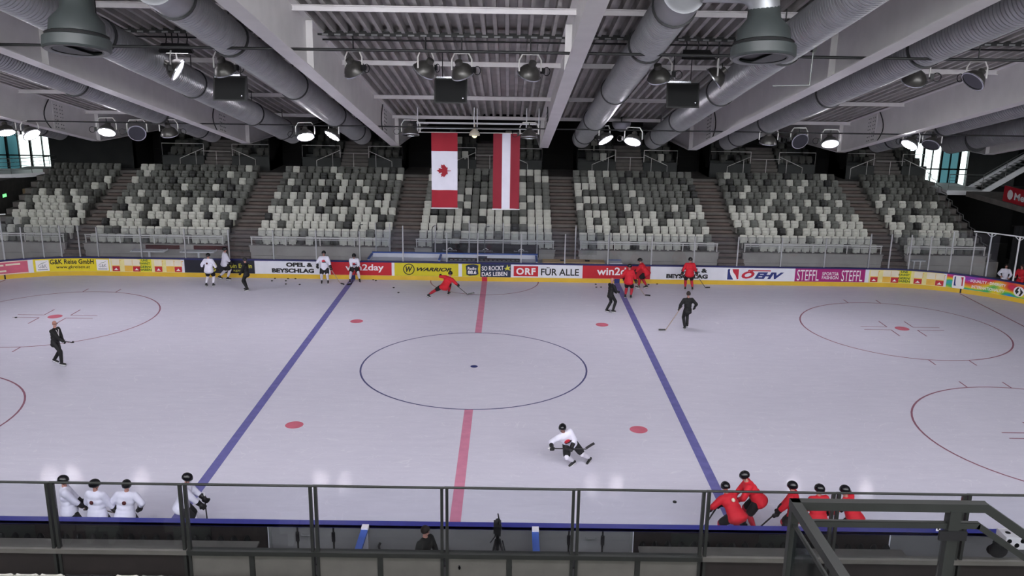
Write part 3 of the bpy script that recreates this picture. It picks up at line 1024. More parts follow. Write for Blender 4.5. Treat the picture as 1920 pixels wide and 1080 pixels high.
mb = MB(); p = bmap(-26.2, -.25)[0]; mb.tube([p + V((0, 0, .2)), p + V((0, 0, 3.52))], .04, 8); build('post', mb, 'white', t)

# ================================================================== BEHIND THE FAR BOARDS
t = thing('penalty_bench_enclosure', 'white and blue walled scorers enclosure behind the far boards', 'enclosure', (-1.7, 15.2, 0))
mb = MB(); mb.box(-6.5, 3.0, 15.78, 15.86, 0, 1.18); build('back_wall', mb, 'bwhite', t)
mb = MB(); mb.box(-6.5, 3.0, 15.74, 15.9, 1.18, 1.24); build('back_cap', mb, 'bluep', t)
for x in (-6.5, -2.55, 2.9):
    mb = MB(); mb.box(x - .04, x + .04, 14.42, 15.78, 0, 1.1); w = build('side_wall', mb, 'bwhite', t)
    mb = MB(); mb.box(x - .06, x + .06, 14.4, 15.8, 1.1, 1.16); build('side_cap', mb, 'bluep', w)
mb = MB(); mb.box(-6.4, -2.6, 14.75, 15.7, .92, .96); build('counter_top', mb, 'bwhite', t)
mb = MB(); mb.box(-2.5, 2.85, 14.75, 15.7, .92, .96); build('counter_top', mb, 'bwhite', t)
for i, (a, b) in enumerate(((-2.05, -.45), (-.35, 1.95))):
    mb = MB(); mb.box(a, b, 14.5, 14.62, 1.06, 1.22)
    o = thing('display_bar', ('short' if i == 0 else 'long') + ' black display bar on the scorers counter', 'display', ((a + b) / 2, 14.56, 1.06), 'black bars on the scorers counter')
    build('bar_case', mb, 'black', o)
    mb = MB()
    for k in range(6 if i == 0 else 9):
        mb.box(a + .1 + k * .25, a + .25 + k * .25, 14.49, 14.5, 1.12, 1.15)
    build('white_marks', mb, 'tgrey', o)
mb = MB(); mb.box(-.45, .1, 15.3, 15.6, .96, 1.12); o = tag(build('control_box', mb, 'adnavy', origin=(0, 15.4, .96)), 'small dark control box on the scorers counter', 'box')
t = thing('table', 'long pale wooden table right of the scorers enclosure', 'table', (5.0, 15.1, 0))
mb = MB(); mb.box(3.25, 6.75, 14.7, 15.5, .98, 1.03); build('table_top', mb, 'wood', t)
mb = MB(); mb.box(3.25, 6.75, 15.44, 15.5, .6, .98); build('modesty_panel', mb, 'wood', t)
for x in (3.3, 4.95, 6.66):
    mb = MB(); mb.box(x, x + .06, 14.75, 14.81, 0, .98); build('leg', mb, 'rail', t)
for i, x in enumerate((4.25, 5.65)):
    mb = MB(); mb.box(x, x + .26, 15.0, 15.1, 1.03, 1.10)
    tag(build('small_device', mb, 'black', origin=(x, 15.05, 1.03)), '%s small black device on the pale wooden table' % ('left' if i == 0 else 'right'), 'device')
t = thing('table', 'small white table with blue edge right of wooden table', 'table', (7.35, 15.1, 0))
mb = MB(); mb.box(7.0, 7.72, 14.6, 15.4, 1.0, 1.04); mb.k = 1; mb.box(6.98, 7.74, 15.36, 15.42, .98, 1.07); build('table_top', mb, ['bwhite', 'bluep'], t)
for x in (7.03, 7.65):
    mb = MB(); mb.box(x, x + .05, 14.7, 14.75, 0, 1.0); build('leg', mb, 'rail', t)
for i, (c, lab) in enumerate(((-19.1, 'left white T-shaped table behind the beer advert glass'), (-16.3, 'right white T-shaped table beside the black advert'))):
    t = thing('high_table', lab, 'table', (c, 15.5, 0), 'white T-shaped tables')
    mb = MB(); mb.obox((c, 15.4, 1.2), (.95, 0, 0), (0, .3, 0), (0, 0, .03)); mb.obox((c - .9, 15.4, 1.22), (.06, 0, .03), (0, .3, 0), (-.015, 0, .03)); mb.obox((c + .9, 15.4, 1.22), (.06, 0, .03), (0, .3, 0), (-.015, 0, .03)); build('table_top', mb, 'white', t)
    mb = MB(); mb.box(c - .05, c + .05, 15.35, 15.45, 0, 1.17); build('pedestal', mb, 'white', t)
    mb = MB(); mb.box(c - .3, c + .3, 15.2, 15.6, 0, .04); build('foot_plate', mb, 'white', t)
    mb = MB(); mb.box(c - .75, c + 1.2, 16.72, 16.8, 1.02, 1.24)
    tag(build('banner', mb, 'maroon', origin=(c, 16.76, 1.02)), '%s dull red strip hanging on the parapet' % ('left' if i == 0 else 'right'), 'banner')
t = thing('folding_stand', 'small white folding stand behind the right beer advert', 'stand', (24.6, 15.3, 0))
mb = MB(); mb.box(24.2, 24.98, 15.1, 15.5, 1.28, 1.34); build('stand_top', mb, 'white', t)
for x in (24.4, 24.75):
    mb = MB(); mb.box(x, x + .05, 15.27, 15.33, 0, 1.28); build('leg', mb, 'white', t)
for i, (a, b) in enumerate(((-3.13, -1.08), (-1.0, .95), (1.02, 3.08))):
    t = thing('banner', ['left', 'middle', 'right'][i] + ' charcoal banner with small white peak logo on the parapet', 'banner', ((a + b) / 2, 16.74, .8), 'charcoal banners below the flags')
    mb = MB(); mb.box(a, b, 16.72, 16.78, .82, 1.58); build('cloth', mb, 'curtain', t)
    c = (a + b) / 2
    mb = MB(); mb.prism([(-.18, 0), (-.04, .12), (.04, .12), (.2, 0), (.12, 0), (0, .08), (-.1, 0)], (c, 16.715, 1.24), (1, 0, 0), (0, 0, 1), (0, .004, 0)); build('peak_logo', mb, 'twhite', t)
    mb = MB()
    for k in range(11):
        mb.box(c - .42 + k * .078, c - .37 + k * .078, 16.714, 16.719, 1.14, 1.14 + (.075 if k % 3 else .1))
    build('logo_print', mb, 'tgrey', t)
# glass backs of the scorers enclosure
bx = [(-6.3, 2.85), (-5.5, 2.85), (-4.75, 2.75), (-2.9, 2.8), (-.95, 3.1), (1.0, 3.0), (2.95, 2.9), (4.85, 2.8), (5.15, 2.9), (6.4, 2.8)]
for i in range(len(bx) - 1):
    a, b = bx[i][0], bx[i + 1][0]
    if b - a < .6:
        continue
    t = thing('rink_glass', '%s glass panel from the left behind the scorers enclosure' % ORD[i], 'rink glass', (a, 16.0, 1.2), 'glass behind the scorers enclosure')
    mb = MB(); mb.box(a, b, 15.99, 16.0, 1.2, bx[i][1] - .2); build('pane', mb, 'pane', t)
    mb = MB(); mb.box(a - .03, a + .03, 15.96, 16.03, 0, bx[i][1]); build('post', mb, 'post', t)
for i, x in enumerate((-7.36, -3.12, -.07, 7.16)):
    mb = MB(); mb.tube([(x, 16.5, 0), (x, 16.5, 2.45), (x + .04, 16.5, 2.6), (x + .14, 16.45, 2.68), (x + .26, 16.4, 2.70)], .028, 8)
    tag(build('bent_pole', mb, 'railg', origin=(x, 16.5, 0), smooth=60), '%s grey pole with bent top in front of the parapet' % ORD[i], 'pole', 'bent poles before the far parapet')

# ================================================================== RAILS AND SEATS OF THE FAR STAND
for nm, x0, c in SEC:
    x1 = x0 + .5 * c
    t = thing('guard_rail', {'A': 'white guard rail before the leftmost seat block', 'B': 'white guard rail before the second seat block from left', 'C': 'white guard rail before the block left of the flags',
              'D': 'white guard rail before the block behind the flags', 'E': 'white guard rail before the block right of the flags', 'F': 'white guard rail before the second block right of the flags', 'G': 'white guard rail before the rightmost seat block'}[nm], 'rail', (x0, 17.0, 1.28), 'guard rails along the far parapet')
    mb = MB(); mb.box(x0 - .05, x1 + .05, 16.92, 16.99, 1.72, 1.80); build('top_bar', mb, 'rail', t)
    mb = MB(); mb.box(x0 - .05, x1 + .05, 16.94, 16.98, 1.62, 1.66); build('lower_bar', mb, 'rail', t)
    k = max(2, int(c / 4))
    for i in range(k + 1):
        x = x0 + (x1 - x0) * i / k
        mb = MB(); mb.box(x - .025, x + .025, 16.93, 16.99, 1.27, 1.74); build('post', mb, 'rail', t)

def seat_shape(mb, o=(0, 0, 0)):
    """tip-up stadium seat: shell back, tipped-up pan, bracket"""
    ox, oy, oz = o
    def panel(prof, w0, w1, th, rnd):
        vs, fs = [], []
        n = len(prof)
        for k, (y, z) in enumerate(prof):
            f = k / (n - 1)
            w = (w0 + (w1 - w0) * f) / 2
            if k == n - 1:
                w -= rnd
            for dy in (0, th):
                for gx, cy in ((-1, -.03), (-.5, 0), (.5, 0), (1, -.03)):
                    vs.append((ox + gx * w, oy + y + dy + cy, oz + z))
        for k in range(n - 1):
            a, b = k * 8, k * 8 + 8
            for j in range(3):
                fs.append((a + j, a + j + 1, b + j + 1, b + j))
                fs.append((a + 4 + j, b + 4 + j, b + 5 + j, a + 5 + j))
            fs.append((a, b, b + 4, a + 4)); fs.append((a + 3, a + 7, b + 7, b + 3))
        e = (n - 1) * 8
        for j in range(3):
            fs.append((e + j, e + j + 1, e + 5 + j, e + 4 + j))
            fs.append((j, j + 4, j + 5, j + 1))
        mb.add(vs, fs)
    panel([(-.10, .36), (-.06, .55), (-.02, .72), (.0, .79), (.01, .82)], .43, .46, .035, .04)
    panel([(-.15, .36), (-.17, .52), (-.15, .66), (-.14, .69)], .40, .42, .045, .05)
    mb.box(ox - .05, ox + .05, oy - .09, oy + .1, oz, oz + .38)
    return mb

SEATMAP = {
 'A': ['GWGGWWWWG', 'GWGWWWWWW', 'GWGWWWWWW', 'WWWWWWWKW', 'WDWWWWGWD', 'GWWWWDWWD', 'DWDWDWGDD', 'DDDDDDGWG', 'DDDDGDDDW', 'DDDDDGGDG', 'DDDDDGGDG'],  # upper rows keyed darker, holding the dim light of the left end
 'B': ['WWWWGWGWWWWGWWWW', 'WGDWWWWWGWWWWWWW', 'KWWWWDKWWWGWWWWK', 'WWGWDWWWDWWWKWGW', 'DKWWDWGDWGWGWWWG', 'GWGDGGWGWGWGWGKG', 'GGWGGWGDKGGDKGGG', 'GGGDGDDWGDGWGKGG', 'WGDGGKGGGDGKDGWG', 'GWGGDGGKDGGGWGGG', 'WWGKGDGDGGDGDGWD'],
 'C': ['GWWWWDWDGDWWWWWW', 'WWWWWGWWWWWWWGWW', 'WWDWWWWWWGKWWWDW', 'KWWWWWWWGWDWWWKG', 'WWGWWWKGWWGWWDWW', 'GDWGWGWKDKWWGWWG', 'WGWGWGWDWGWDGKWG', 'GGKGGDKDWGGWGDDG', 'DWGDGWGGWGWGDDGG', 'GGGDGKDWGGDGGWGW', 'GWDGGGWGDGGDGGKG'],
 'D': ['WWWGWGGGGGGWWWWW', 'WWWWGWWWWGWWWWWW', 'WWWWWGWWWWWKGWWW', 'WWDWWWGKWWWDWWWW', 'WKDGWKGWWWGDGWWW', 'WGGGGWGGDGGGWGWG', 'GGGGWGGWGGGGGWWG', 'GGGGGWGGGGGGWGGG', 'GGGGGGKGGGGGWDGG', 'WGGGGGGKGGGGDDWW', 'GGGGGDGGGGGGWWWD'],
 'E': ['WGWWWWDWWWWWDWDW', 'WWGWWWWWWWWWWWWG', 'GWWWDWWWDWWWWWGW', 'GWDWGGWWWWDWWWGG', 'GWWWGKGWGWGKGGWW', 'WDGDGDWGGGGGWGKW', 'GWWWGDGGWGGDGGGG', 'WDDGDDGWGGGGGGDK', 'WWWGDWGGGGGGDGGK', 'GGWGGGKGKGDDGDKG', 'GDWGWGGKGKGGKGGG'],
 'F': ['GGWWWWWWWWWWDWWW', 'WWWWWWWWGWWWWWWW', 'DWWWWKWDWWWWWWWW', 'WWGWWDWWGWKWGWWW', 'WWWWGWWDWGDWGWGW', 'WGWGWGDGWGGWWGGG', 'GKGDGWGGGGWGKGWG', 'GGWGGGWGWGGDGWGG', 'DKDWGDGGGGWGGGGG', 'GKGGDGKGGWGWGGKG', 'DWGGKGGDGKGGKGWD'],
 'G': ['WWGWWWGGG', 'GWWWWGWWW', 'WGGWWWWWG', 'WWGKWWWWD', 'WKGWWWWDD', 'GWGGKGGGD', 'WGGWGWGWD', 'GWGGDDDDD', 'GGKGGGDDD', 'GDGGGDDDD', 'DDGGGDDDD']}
CNAME = {'W': 'white', 'G': 'grey', 'D': 'dark grey', 'K': 'black'}
BNAME = {'A': 'leftmost block', 'B': 'second block from left', 'C': 'block left of the flags', 'D': 'block behind the flags',
         'E': 'block right of the flags', 'F': 'next to last block', 'G': 'rightmost block'}
RNAME = ['front row', 'second row', 'third row', 'fourth row']
proto = {k: seat_shape(MB()) for k in 'W'}
seat_mesh = {}
for k in 'WGDK':
    o = build('stadium_seat', seat_shape(MB()), 'seat' + k)
    seat_mesh[k] = o.data
    bpy.data.objects.remove(o)
def seat(x, y, z, k, label, group):
    o = bpy.data.objects.new('stadium_seat', seat_mesh[k])
    COL.objects.link(o)
    o.location = (x, y, z)
    return tag(o, label, 'seat', group)
rest = MB()
KI = {'W': 0, 'G': 1, 'D': 2, 'K': 3}
count = 0
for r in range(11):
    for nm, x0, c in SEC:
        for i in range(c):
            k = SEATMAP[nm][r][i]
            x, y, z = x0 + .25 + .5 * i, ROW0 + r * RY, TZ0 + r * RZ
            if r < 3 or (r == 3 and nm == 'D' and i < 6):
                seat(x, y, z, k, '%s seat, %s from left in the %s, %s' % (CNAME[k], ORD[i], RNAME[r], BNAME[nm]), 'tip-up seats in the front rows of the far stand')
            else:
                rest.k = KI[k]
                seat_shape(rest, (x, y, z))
for a, b in BL:
    c = (a + b) / 2 + .15
    for j in range(4):
        n = int((b - a - 2.2) / 2 / .5)
        for g in (-1, 1):
            for i in range(n):
                if RND.random() < .8:
                    rest.k = KI[RND.choice('GGDDDDGW' if c > -8 and c < 10 else 'GDDDDKDD')]
                    seat_shape(rest, (c + g * (1.25 + .5 * i), UY + .85 + j * .85, TOPZ + .62 + j * .42))
o = build('seat_rows', rest, ['seatW', 'seatG', 'seatD', 'seatK'])
tag(o, 'grey, white and black seats filling the upper rows of the far stand', 'seats', kind='stuff')

# rails of the upper tier
for k, (a, b) in enumerate(BL):
    c = (a + b) / 2 + .15
    w = .98
    t = thing('handrail', '%s set of grey handrails from the left on the upper tier' % ORD[k], 'rail', (c, UY, TOPZ), 'handrails of the upper tier')
    for g, e in ((-1, a), (1, b)):
        mb = MB()
        x0, x1 = c + g * w, e - g * .08
        mb.tube([(x0, UY + .1, TOPZ + 1.75), (x1, UY + .1, TOPZ + 1.75), (x1, UY + .1, TOPZ)], .025, 6)
        mb.tube([(x0, UY + .1, TOPZ), (x0, UY + .1, TOPZ + 1.75)], .025, 6)
        build('guard', mb, 'rail', t)
        mb = MB()
        mb.tube([(c + g * w, UY - .05, TOPZ + 1.45), (c + g * (w + 1.6), UY - .05, TOPZ + .75)], .025, 6)
        mb.tube([(c + g * (w + 1.6), UY - .05, TOPZ + .75), (c + g * (w + 1.6), UY - .05, TOPZ)], .02, 6)
        mb.tube([(c + g * (w + .5), UY - .05, TOPZ + 1.2), (c + g * (w + .5), UY - .05, TOPZ)], .02, 6)
        build('sloping_rail', mb, 'rail', t)
    mb = MB(); mb.tube([(c, UY - .3, TOPZ), (c, UY - .3, TOPZ + 1.3)], .022, 6); mb.tube([(c - w, UY - .3, TOPZ + 1.3), (c + w, UY - .3, TOPZ + 1.3)], .02, 6); build('middle_rail', mb, 'rail', t)

# ================================================================== UNDER THE ROOF
def dz(y):                                  # height of a duct's axis
    return 8.02 + max(0.0, KY - y) * SL
def duct(x, y0, y1, rad, label, grp='round air ducts under the roof', open_end=False):
    t = thing('air_duct', label, 'air duct', (x, y1, dz(y1)), grp)
    d = V((0, y1 - y0, dz(y1) - dz(y0)))
    L = d.length
    prof = []
    z = 0.0
    if open_end:
        prof += [(rad * .72, .02), (rad * .78, 0), (rad, 0), (rad, 1.1)]
        z = 1.1
    while z < L - .9:
        prof += [(rad, z), (rad + .006, z + .06), (rad, z + .118), (rad - .045, z + .122), (rad - .045, z + .15), (rad, z + .155)]
        z += .155
    prof += [(rad, L), (rad * .97, L)]
    mb = MB(); mb.lathe(prof, (x, y0, dz(y0)), d, 26); build('spiral_pipe', mb, 'duct', t, smooth=50)
    for yy in ((-11.9,) if open_end else ()) + (-15.0, -7.95, -.9, 6.3, 11.4):
        if y0 + .3 < yy < y1:
            mb = MB(); mb.lathe([(rad + .02, -.03), (rad + .045, -.03), (rad + .045, .03), (rad + .02, .03)], (x, yy, dz(yy)), d, 26); r = build('clamp_ring', mb, 'ductring', t, smooth=50)
            mb = MB(); mb.tube([(x, yy, dz(yy) + rad), (x, yy, zd(yy) + .05)], .018, 6); build('hanger', mb, 'black', r)
    if open_end:
        mb = MB(); mb.lathe([(rad * .72, 0), (rad * .72, .5)], V((x, y0, dz(y0))) + d.normalized() * .03, d, 26); build('dark_inlet', mb, 'void', t, smooth=50)
    return t
duct(-22.39, -30, KY, .49, 'spiral duct furthest to the left under the roof')
duct(-14.36, -30, KY, .49, 'spiral duct left of the round grey ceiling outlet at left')
duct(-10.14, -30, KY, .49, 'spiral duct passing behind the left grey ceiling outlet')
duct(-6.50, -13.0, KY, .49, 'spiral duct with smooth sleeve left of the flags', open_end=True)
duct(5.08, -13.0, KY, .49, 'spiral duct with smooth white sleeve right of the flags', open_end=True)
duct(8.88, -30, KY, .49, 'spiral duct passing behind the right grey ceiling outlet')
duct(12.83, -30, KY, .49, 'spiral duct right of the right ceiling outlet')
duct(20.72, -30, KY, .49, 'spiral duct below the rightmost long roof beam')
duct(24.9, -30, KY + .6, .56, 'thick shiny duct at far right above the window')

for i, (x, y, z, sx) in enumerate(((-8.16, -13.36, 11.91, -6.5), (6.80, -13.42, 11.97, 5.08))):
    t = thing('ceiling_outlet', 'round grey ventilation outlet hanging at the upper ' + ('left' if i == 0 else 'right'), 'air outlet', (x, y, z), 'round ventilation outlets')
    a = V((x, y, z))
    AX = V((0, SL, 1)).normalized()
    AY = AX.cross(V((1, 0, 0)))
    mb = MB(); mb.lathe([(.50, .0), (.66, -.01), (.70, .03), (.70, .24), (.66, .27), (.5, .27)], a, AX, 40, cap=False); build('rim', mb, 'diff', t, smooth=40); mb = MB(); mb.lathe([(.535, -.002), (.655, -.014)], a, AX, 40, cap=False); build('lower_ring', mb, 'railg', t, smooth=40)
    mb = MB(); mb.lathe([(.53, .07), (.53, .12)], a, AX, 36); build('dark_plate', mb, 'black', t, smooth=40)
    mb = MB(); mb.prism([(-.1, -.49), (.12, .48), (-.15, .47), (-.34, .36), (-.47, .15), (-.48, -.12), (-.36, -.34)] if i == 0 else [(.1, -.49), (-.12, .48), (.15, .47), (.34, .36), (.47, .15), (.48, -.12), (.36, -.34)], a + AX * .024, (1, 0, 0), AY, AX * -.012); build('damper_blade', mb, 'diff', t)
    mb = MB(); mb.lathe([(.64, .24), (.64, .33)], a, AX, 36); build('dark_gap', mb, 'blackm', t, smooth=40)
    mb = MB(); mb.lathe([(.66, .33), (.58, .36), (.56, .62), (.36, .86), (.34, 1.1)], a, AX, 36, cap=False); build('cone', mb, 'diff', t, smooth=40)
    top = dz(y)
    mb = MB()
    g = 1 if sx > x else -1
    rr = .34
    y += .2
    pts = [a + AX * 1.05, V((x, y, top - .5))]
    for q in range(1, 7):
        an = math.pi / 2 * q / 6
        pts.append(V((x + g * .5 * (1 - math.cos(an)), y, top - .5 + .5 * math.sin(an))))
    pts.append(V((sx - g * .35, y, top)))
    mb.tube(pts, rr, 22); build('elbow_pipe', mb, 'duct' if i else 'diff', t, smooth=50)

# pipes and the cable tray that carry the floodlights
for y, r, nm in ((-8.76, .04, 'thick black pipe'), (6.47, .03, 'thin black pipe')):
    z = zb(y) + .08
    mb = MB(); mb.tube([(-38, y, z), (38, y, z)], r, 8)
    tag(build('ceiling_pipe', mb, 'black', origin=(0, y, z), smooth=60), nm + ' crossing the whole roof ' + ('near the viewer' if y < 0 else 'before the flags'), 'pipe')
t = thing('cable_tray', 'black perforated cable tray crossing under the roof above the floodlights', 'cable tray', (0, -4.5, 12.6))
mb = MB(); mb.box(-38, 38, -4.72, -4.28, 12.56, 12.58); build('tray_floor', mb, 'blackm', t)
for y in (-4.72, -4.28):
    mb = MB(); mb.box(-38, 38, y - .008, y + .008, 12.56, 12.70)
    build('tray_side', mb, 'tray', t)
mb = MB(); mb.tube([(-38, -4.0, 12.45), (38, -4.0, 12.45)], .03, 6); build('conduit', mb, 'black', t)

def floodlight(x, y, z, aim, lit, label, top, grp, size=.37):
    """bowl floodlight in a yoke; (x,y,z) is the middle of its glass"""
    aim = V(aim).normalized()
    c = V((x, y, z))
    t = thing('floodlight', label, 'floodlight', (x, y, top), grp)
    R_, D = size, size * .95
    prof = [(.10, -D - .14), (.12, -D - .12), (.12, -D), (R_ * .45, -D * .93), (R_ * .75, -D * .66), (R_ * .93, -D * .33), (R_, 0), (R_ * .96, .0), (R_ * .9, -D * .3), (R_ * .4, -D * .85)]
    mb = MB(); mb.lathe(prof, c, aim, 26); h = build('housing', mb, 'housing', t, smooth=40)
    mb = MB(); mb.lathe([(R_ + .002, -.025), (R_ + .022, -.02), (R_ + .022, .015), (R_ - .015, .02)], c, aim, 26, cap=False); build('rim', mb, 'lampring', h, smooth=40)
    mb = MB(); mb.lathe([(R_ * .96, -.012), (R_ * .96, -.004)], c, aim, 26); build('glass', mb, {0: 'lens', 1: 'lit', 2: 'litsoft', 3: 'litfill'}[lit], t, smooth=40)
    side = aim.cross(V((0, 0, 1)))
    side = side.normalized() if side.length > .2 else V((1, 0, 0))
    piv = c - aim * D * .4
    up = V((0, 0, 1))
    ht = piv.z + R_ * 1.45
    k = R_ * 1.12
    pts = [piv + side * k, piv + side * k + up * R_ * .9, piv + side * k * .7 + up * R_ * 1.4, piv - side * k * .7 + up * R_ * 1.4, piv - side * k + up * R_ * .9, piv - side * k]
    mb = MB(); mb.tube(pts, .026, 6); build('yoke', mb, 'rail', t)
    mb = MB(); mb.tube([piv + up * R_ * 1.4, V((piv.x, piv.y, top))], .022, 6); build('hanging_rod', mb, 'black', t)
    mb = MB(); mb.obox(piv + side * (k + .07) + up * .02, side * .05, up * .09, side.cross(up) * .07); b = build('ballast_box', mb, 'black', t)
    o = piv + side * (k + .1)
    mb = MB(); mb.tube([o + (side * math.cos(q) + up * math.sin(q)) * .13 + side * .12 for q in [2 * math.pi * j / 14 for j in range(14)]], .014, 5, closed=True); build('cable_loop', mb, 'black', b)
    return t
G1, G2 = 'floodlights on the near cable tray', 'floodlights on the far lighting line'
T1 = 12.56
row1 = [(-9.27, 11.42, (.86, .10, -.5), 2, 'lit floodlight seen side-on under the lit box lamp'),
        (-7.76, 11.39, (.15, .35, -.8), 0, 'dark floodlight in front of the left loudspeaker'),
        (-3.63, 11.46, (.35, .4, -.8), 0, 'unlit floodlight beside the long beam left of the flags'),
        (-1.47, 11.50, (-.5, .3, -.75), 0, 'unlit floodlight left of the middle loudspeaker'),
        (-.21, 11.44, (.3, .4, -.8), 0, 'unlit floodlight overlapping the middle loudspeaker'),
        (1.88, 11.44, (-.25, .4, -.8), 0, 'unlit floodlight right of the middle loudspeaker'),
        (6.04, 11.40, (.2, .4, -.8), 0, 'unlit floodlight beside the right loudspeaker'),
        (7.77, 11.42, (-.75, .15, -.6), 0, 'unlit floodlight turned side-on right of the right loudspeaker'),
        (14.19, 11.46, (.1, .5, -.75), 0, 'dark floodlight under the roof at the right, seen from behind'),
        (16.06, 11.46, (-.62, -.2, -.65), 0, 'silver faced floodlight at the far right, turned left')]
for x, z, aim, lit, lab in row1:
    floodlight(x, -4.5, z, aim, lit, lab, T1, G1)
row2 = [(-22.70, 8.24, (.3, -.35, -.9), 1, 'lit floodlight at the left edge before the window'),
        (-21.50, 8.16, (.55, -.3, -.7), 1, 'lit floodlight tilted before the left window'),
        (-17.92, 8.33, (.05, -.55, -.8), 1, 'round lit floodlight left of the left passage'),
        (-16.48, 8.31, (.2, -.8, -.4), 0, 'unlit mirror floodlight left of the left passage'),
        (-14.93, 8.28, (.0, .3, -.9), 0, 'unlit floodlight above the left passage'),
        (-8.45, 8.25, (.18, -.5, -.8), 1, 'left lit floodlight of the pair above the block left of the flags'),
        (-7.18, 8.32, (-.42, -.4, -.75), 1, 'right lit floodlight of the pair above the block left of the flags'),
        (-3.43, 8.43, (.0, -.2, -.9), 0, 'unlit floodlight at the beam end left of the red and white maple flag'),
        (2.22, 8.39, (.0, -.2, -.9), 0, 'unlit floodlight right of the striped flag'),
        (5.89, 8.32, (.45, -.4, -.75), 1, 'left lit floodlight of the pair right of the flags'),
        (7.17, 8.26, (-.25, -.5, -.8), 1, 'right lit floodlight of the pair right of the flags'),
        (13.65, 8.31, (.0, .2, -.9), 0, 'unlit floodlight left of the right mirror floodlight'),
        (15.18, 8.41, (.15, -.8, -.4), 0, 'unlit mirror floodlight beside the round lit one at right'),
        (16.64, 8.30, (-.05, -.55, -.8), 1, 'round lit floodlight right of the right mirror floodlight'),
        (20.43, 8.31, (-.5, -.3, -.75), 1, 'lit floodlight before the right window'),
        (21.45, 8.32, (-.4, -.4, -.7), 0, 'unlit floodlight before the right window')]
for x, z, aim, lit, lab in row2:
    floodlight(1.313 + (x - 1.313) * .9406, 6.5, 11.775 + (z - 11.775) * .9406, aim, lit, lab, zb(6.47) + .08, G2, .37)
# unseen lamps added over the near stand as fill for the hall
for x in (-24.3, -17.3, -7.6, -1.0, 5.8, 15.0, 22.7):
    floodlight(x, -25.0, 15.7, (.0, .30, -.95) if x != -1.0 else (0, .8, -.55), 3, 'added fill floodlight hanging unseen above the near stand', zd(-25.0) + .02, 'unseen fill floodlights added over the near stand', .38)  # middle one turned along the centre bay to brighten its beams

def boxlamp(x, y, z, lit, label):
    t = thing('box_floodlight', label, 'floodlight', (x, y, z + .55), 'square box floodlights')
    mb = MB()
    mb.add([(x - .55, y - .28, z), (x + .55, y - .28, z), (x + .42, y + .25, z + .04), (x - .42, y + .25, z + .04), (x - .48, y - .12, z + .30), (x + .36, y - .12, z + .30), (x + .3, y + .15, z + .30), (x - .42, y + .15, z + .30)],
           [(0, 1, 2, 3), (4, 5, 6, 7), (0, 1, 5, 4), (1, 2, 6, 5), (2, 3, 7, 6), (3, 0, 4, 7)])
    build('case', mb, 'black', t)
    mb = MB(); mb.add([(x - .34, y - .2, z - .006), (x + .36, y - .2, z - .006), (x + .3, y + .18, z + .02), (x - .28, y + .18, z + .02)], [(0, 1, 2, 3)])
    build('window', mb, {0: 'lens', 1: 'lit', 2: 'litsoft', 3: 'litfill'}[lit], t)
    for dx in (-.38, .0, .28):
        mb = MB(); mb.tube([(x + dx, y, z + .28), (x + dx + .03, y, z + .46), (x + dx, y, z + .6)], .02, 6); build('hanger', mb, 'black', t)
boxlamp(-9.22, -4.5, 11.95, 2, 'black box floodlight with bright square window at left')
boxlamp(7.21, -4.5, 12.0, 0, 'black unlit box floodlight left of the right ceiling outlet')

for i, (x, z) in enumerate(((-8.23, 10.80), (-.73, 10.83), (7.17, 10.80))):
    t = thing('loudspeaker', ['left', 'middle', 'right'][i] + ' black loudspeaker box hanging under the roof', 'loudspeaker', (x, -2.5, 11.3), 'black loudspeakers under the roof')
    w = .56
    mb = MB()
    mb.add([(x - w, -2.85, z - .38), (x + w, -2.85, z - .38), (x + w * .8, -2.15, z - .30), (x - w * .8, -2.15, z - .30), (x - w, -2.62, z + .44), (x + w, -2.62, z + .44), (x + w * .8, -2.15, z + .44), (x - w * .8, -2.15, z + .44)],
           [(0, 1, 2, 3), (4, 5, 6, 7), (0, 1, 5, 4), (1, 2, 6, 5), (2, 3, 7, 6), (3, 0, 4, 7)])
    build('cabinet', mb, 'black', t)
    mb = MB(); mb.add([(x - w + .05, -2.852, z - .33), (x + w - .05, -2.852, z - .33), (x + w - .05, -2.645, z + .39), (x - w + .05, -2.645, z + .39)], [(0, 1, 2, 3)]); build('grille', mb, 'blackm', t)
    mb = MB(); mb.box(x + w - .16, x + w - .12, -2.84, -2.83, z - .22, z - .19); build('logo_badge', mb, 'lampring', t)
    mb = MB(); mb.box(x - .5, x + .3, -2.5, -2.3, z + .44, z + .50); build('mount_plate', mb, 'lampring', t)
    for dx in (-.3, .3):
        mb = MB(); mb.tube([(x + dx, -2.4, z + .48), (x + dx, -2.4, zd(-2.4) + .05)], .015, 6); build('hanger', mb, 'black', t)
for i, (x, y, z) in enumerate(((9.3, -9.2, 12.55), (13.2, -13.0, 14.1), (5.5, 3.0, 10.25))):
    mb = MB(); mb.box(x - .05, x + .05, y - .1, y + .1, z - .35, zd(y) + .02)
    tag(build('cable_box', mb, 'black', origin=(x, y, z)), ['small black box below the right spiral duct', 'small black box hanging by the upper right beam', 'small black box low by the right beam end'][i], 'box')
mb = MB(); mb.tube([(9.3, -9.2, 12.3), (9.28, -9.2, 11.35), (8.3, -9.2, 11.32)], .02, 6); tag(build('bent_rod', mb, 'railg', origin=(9.3, -9.2, 12.3)), 'thin bent rod hanging below the right spiral duct', 'rod')

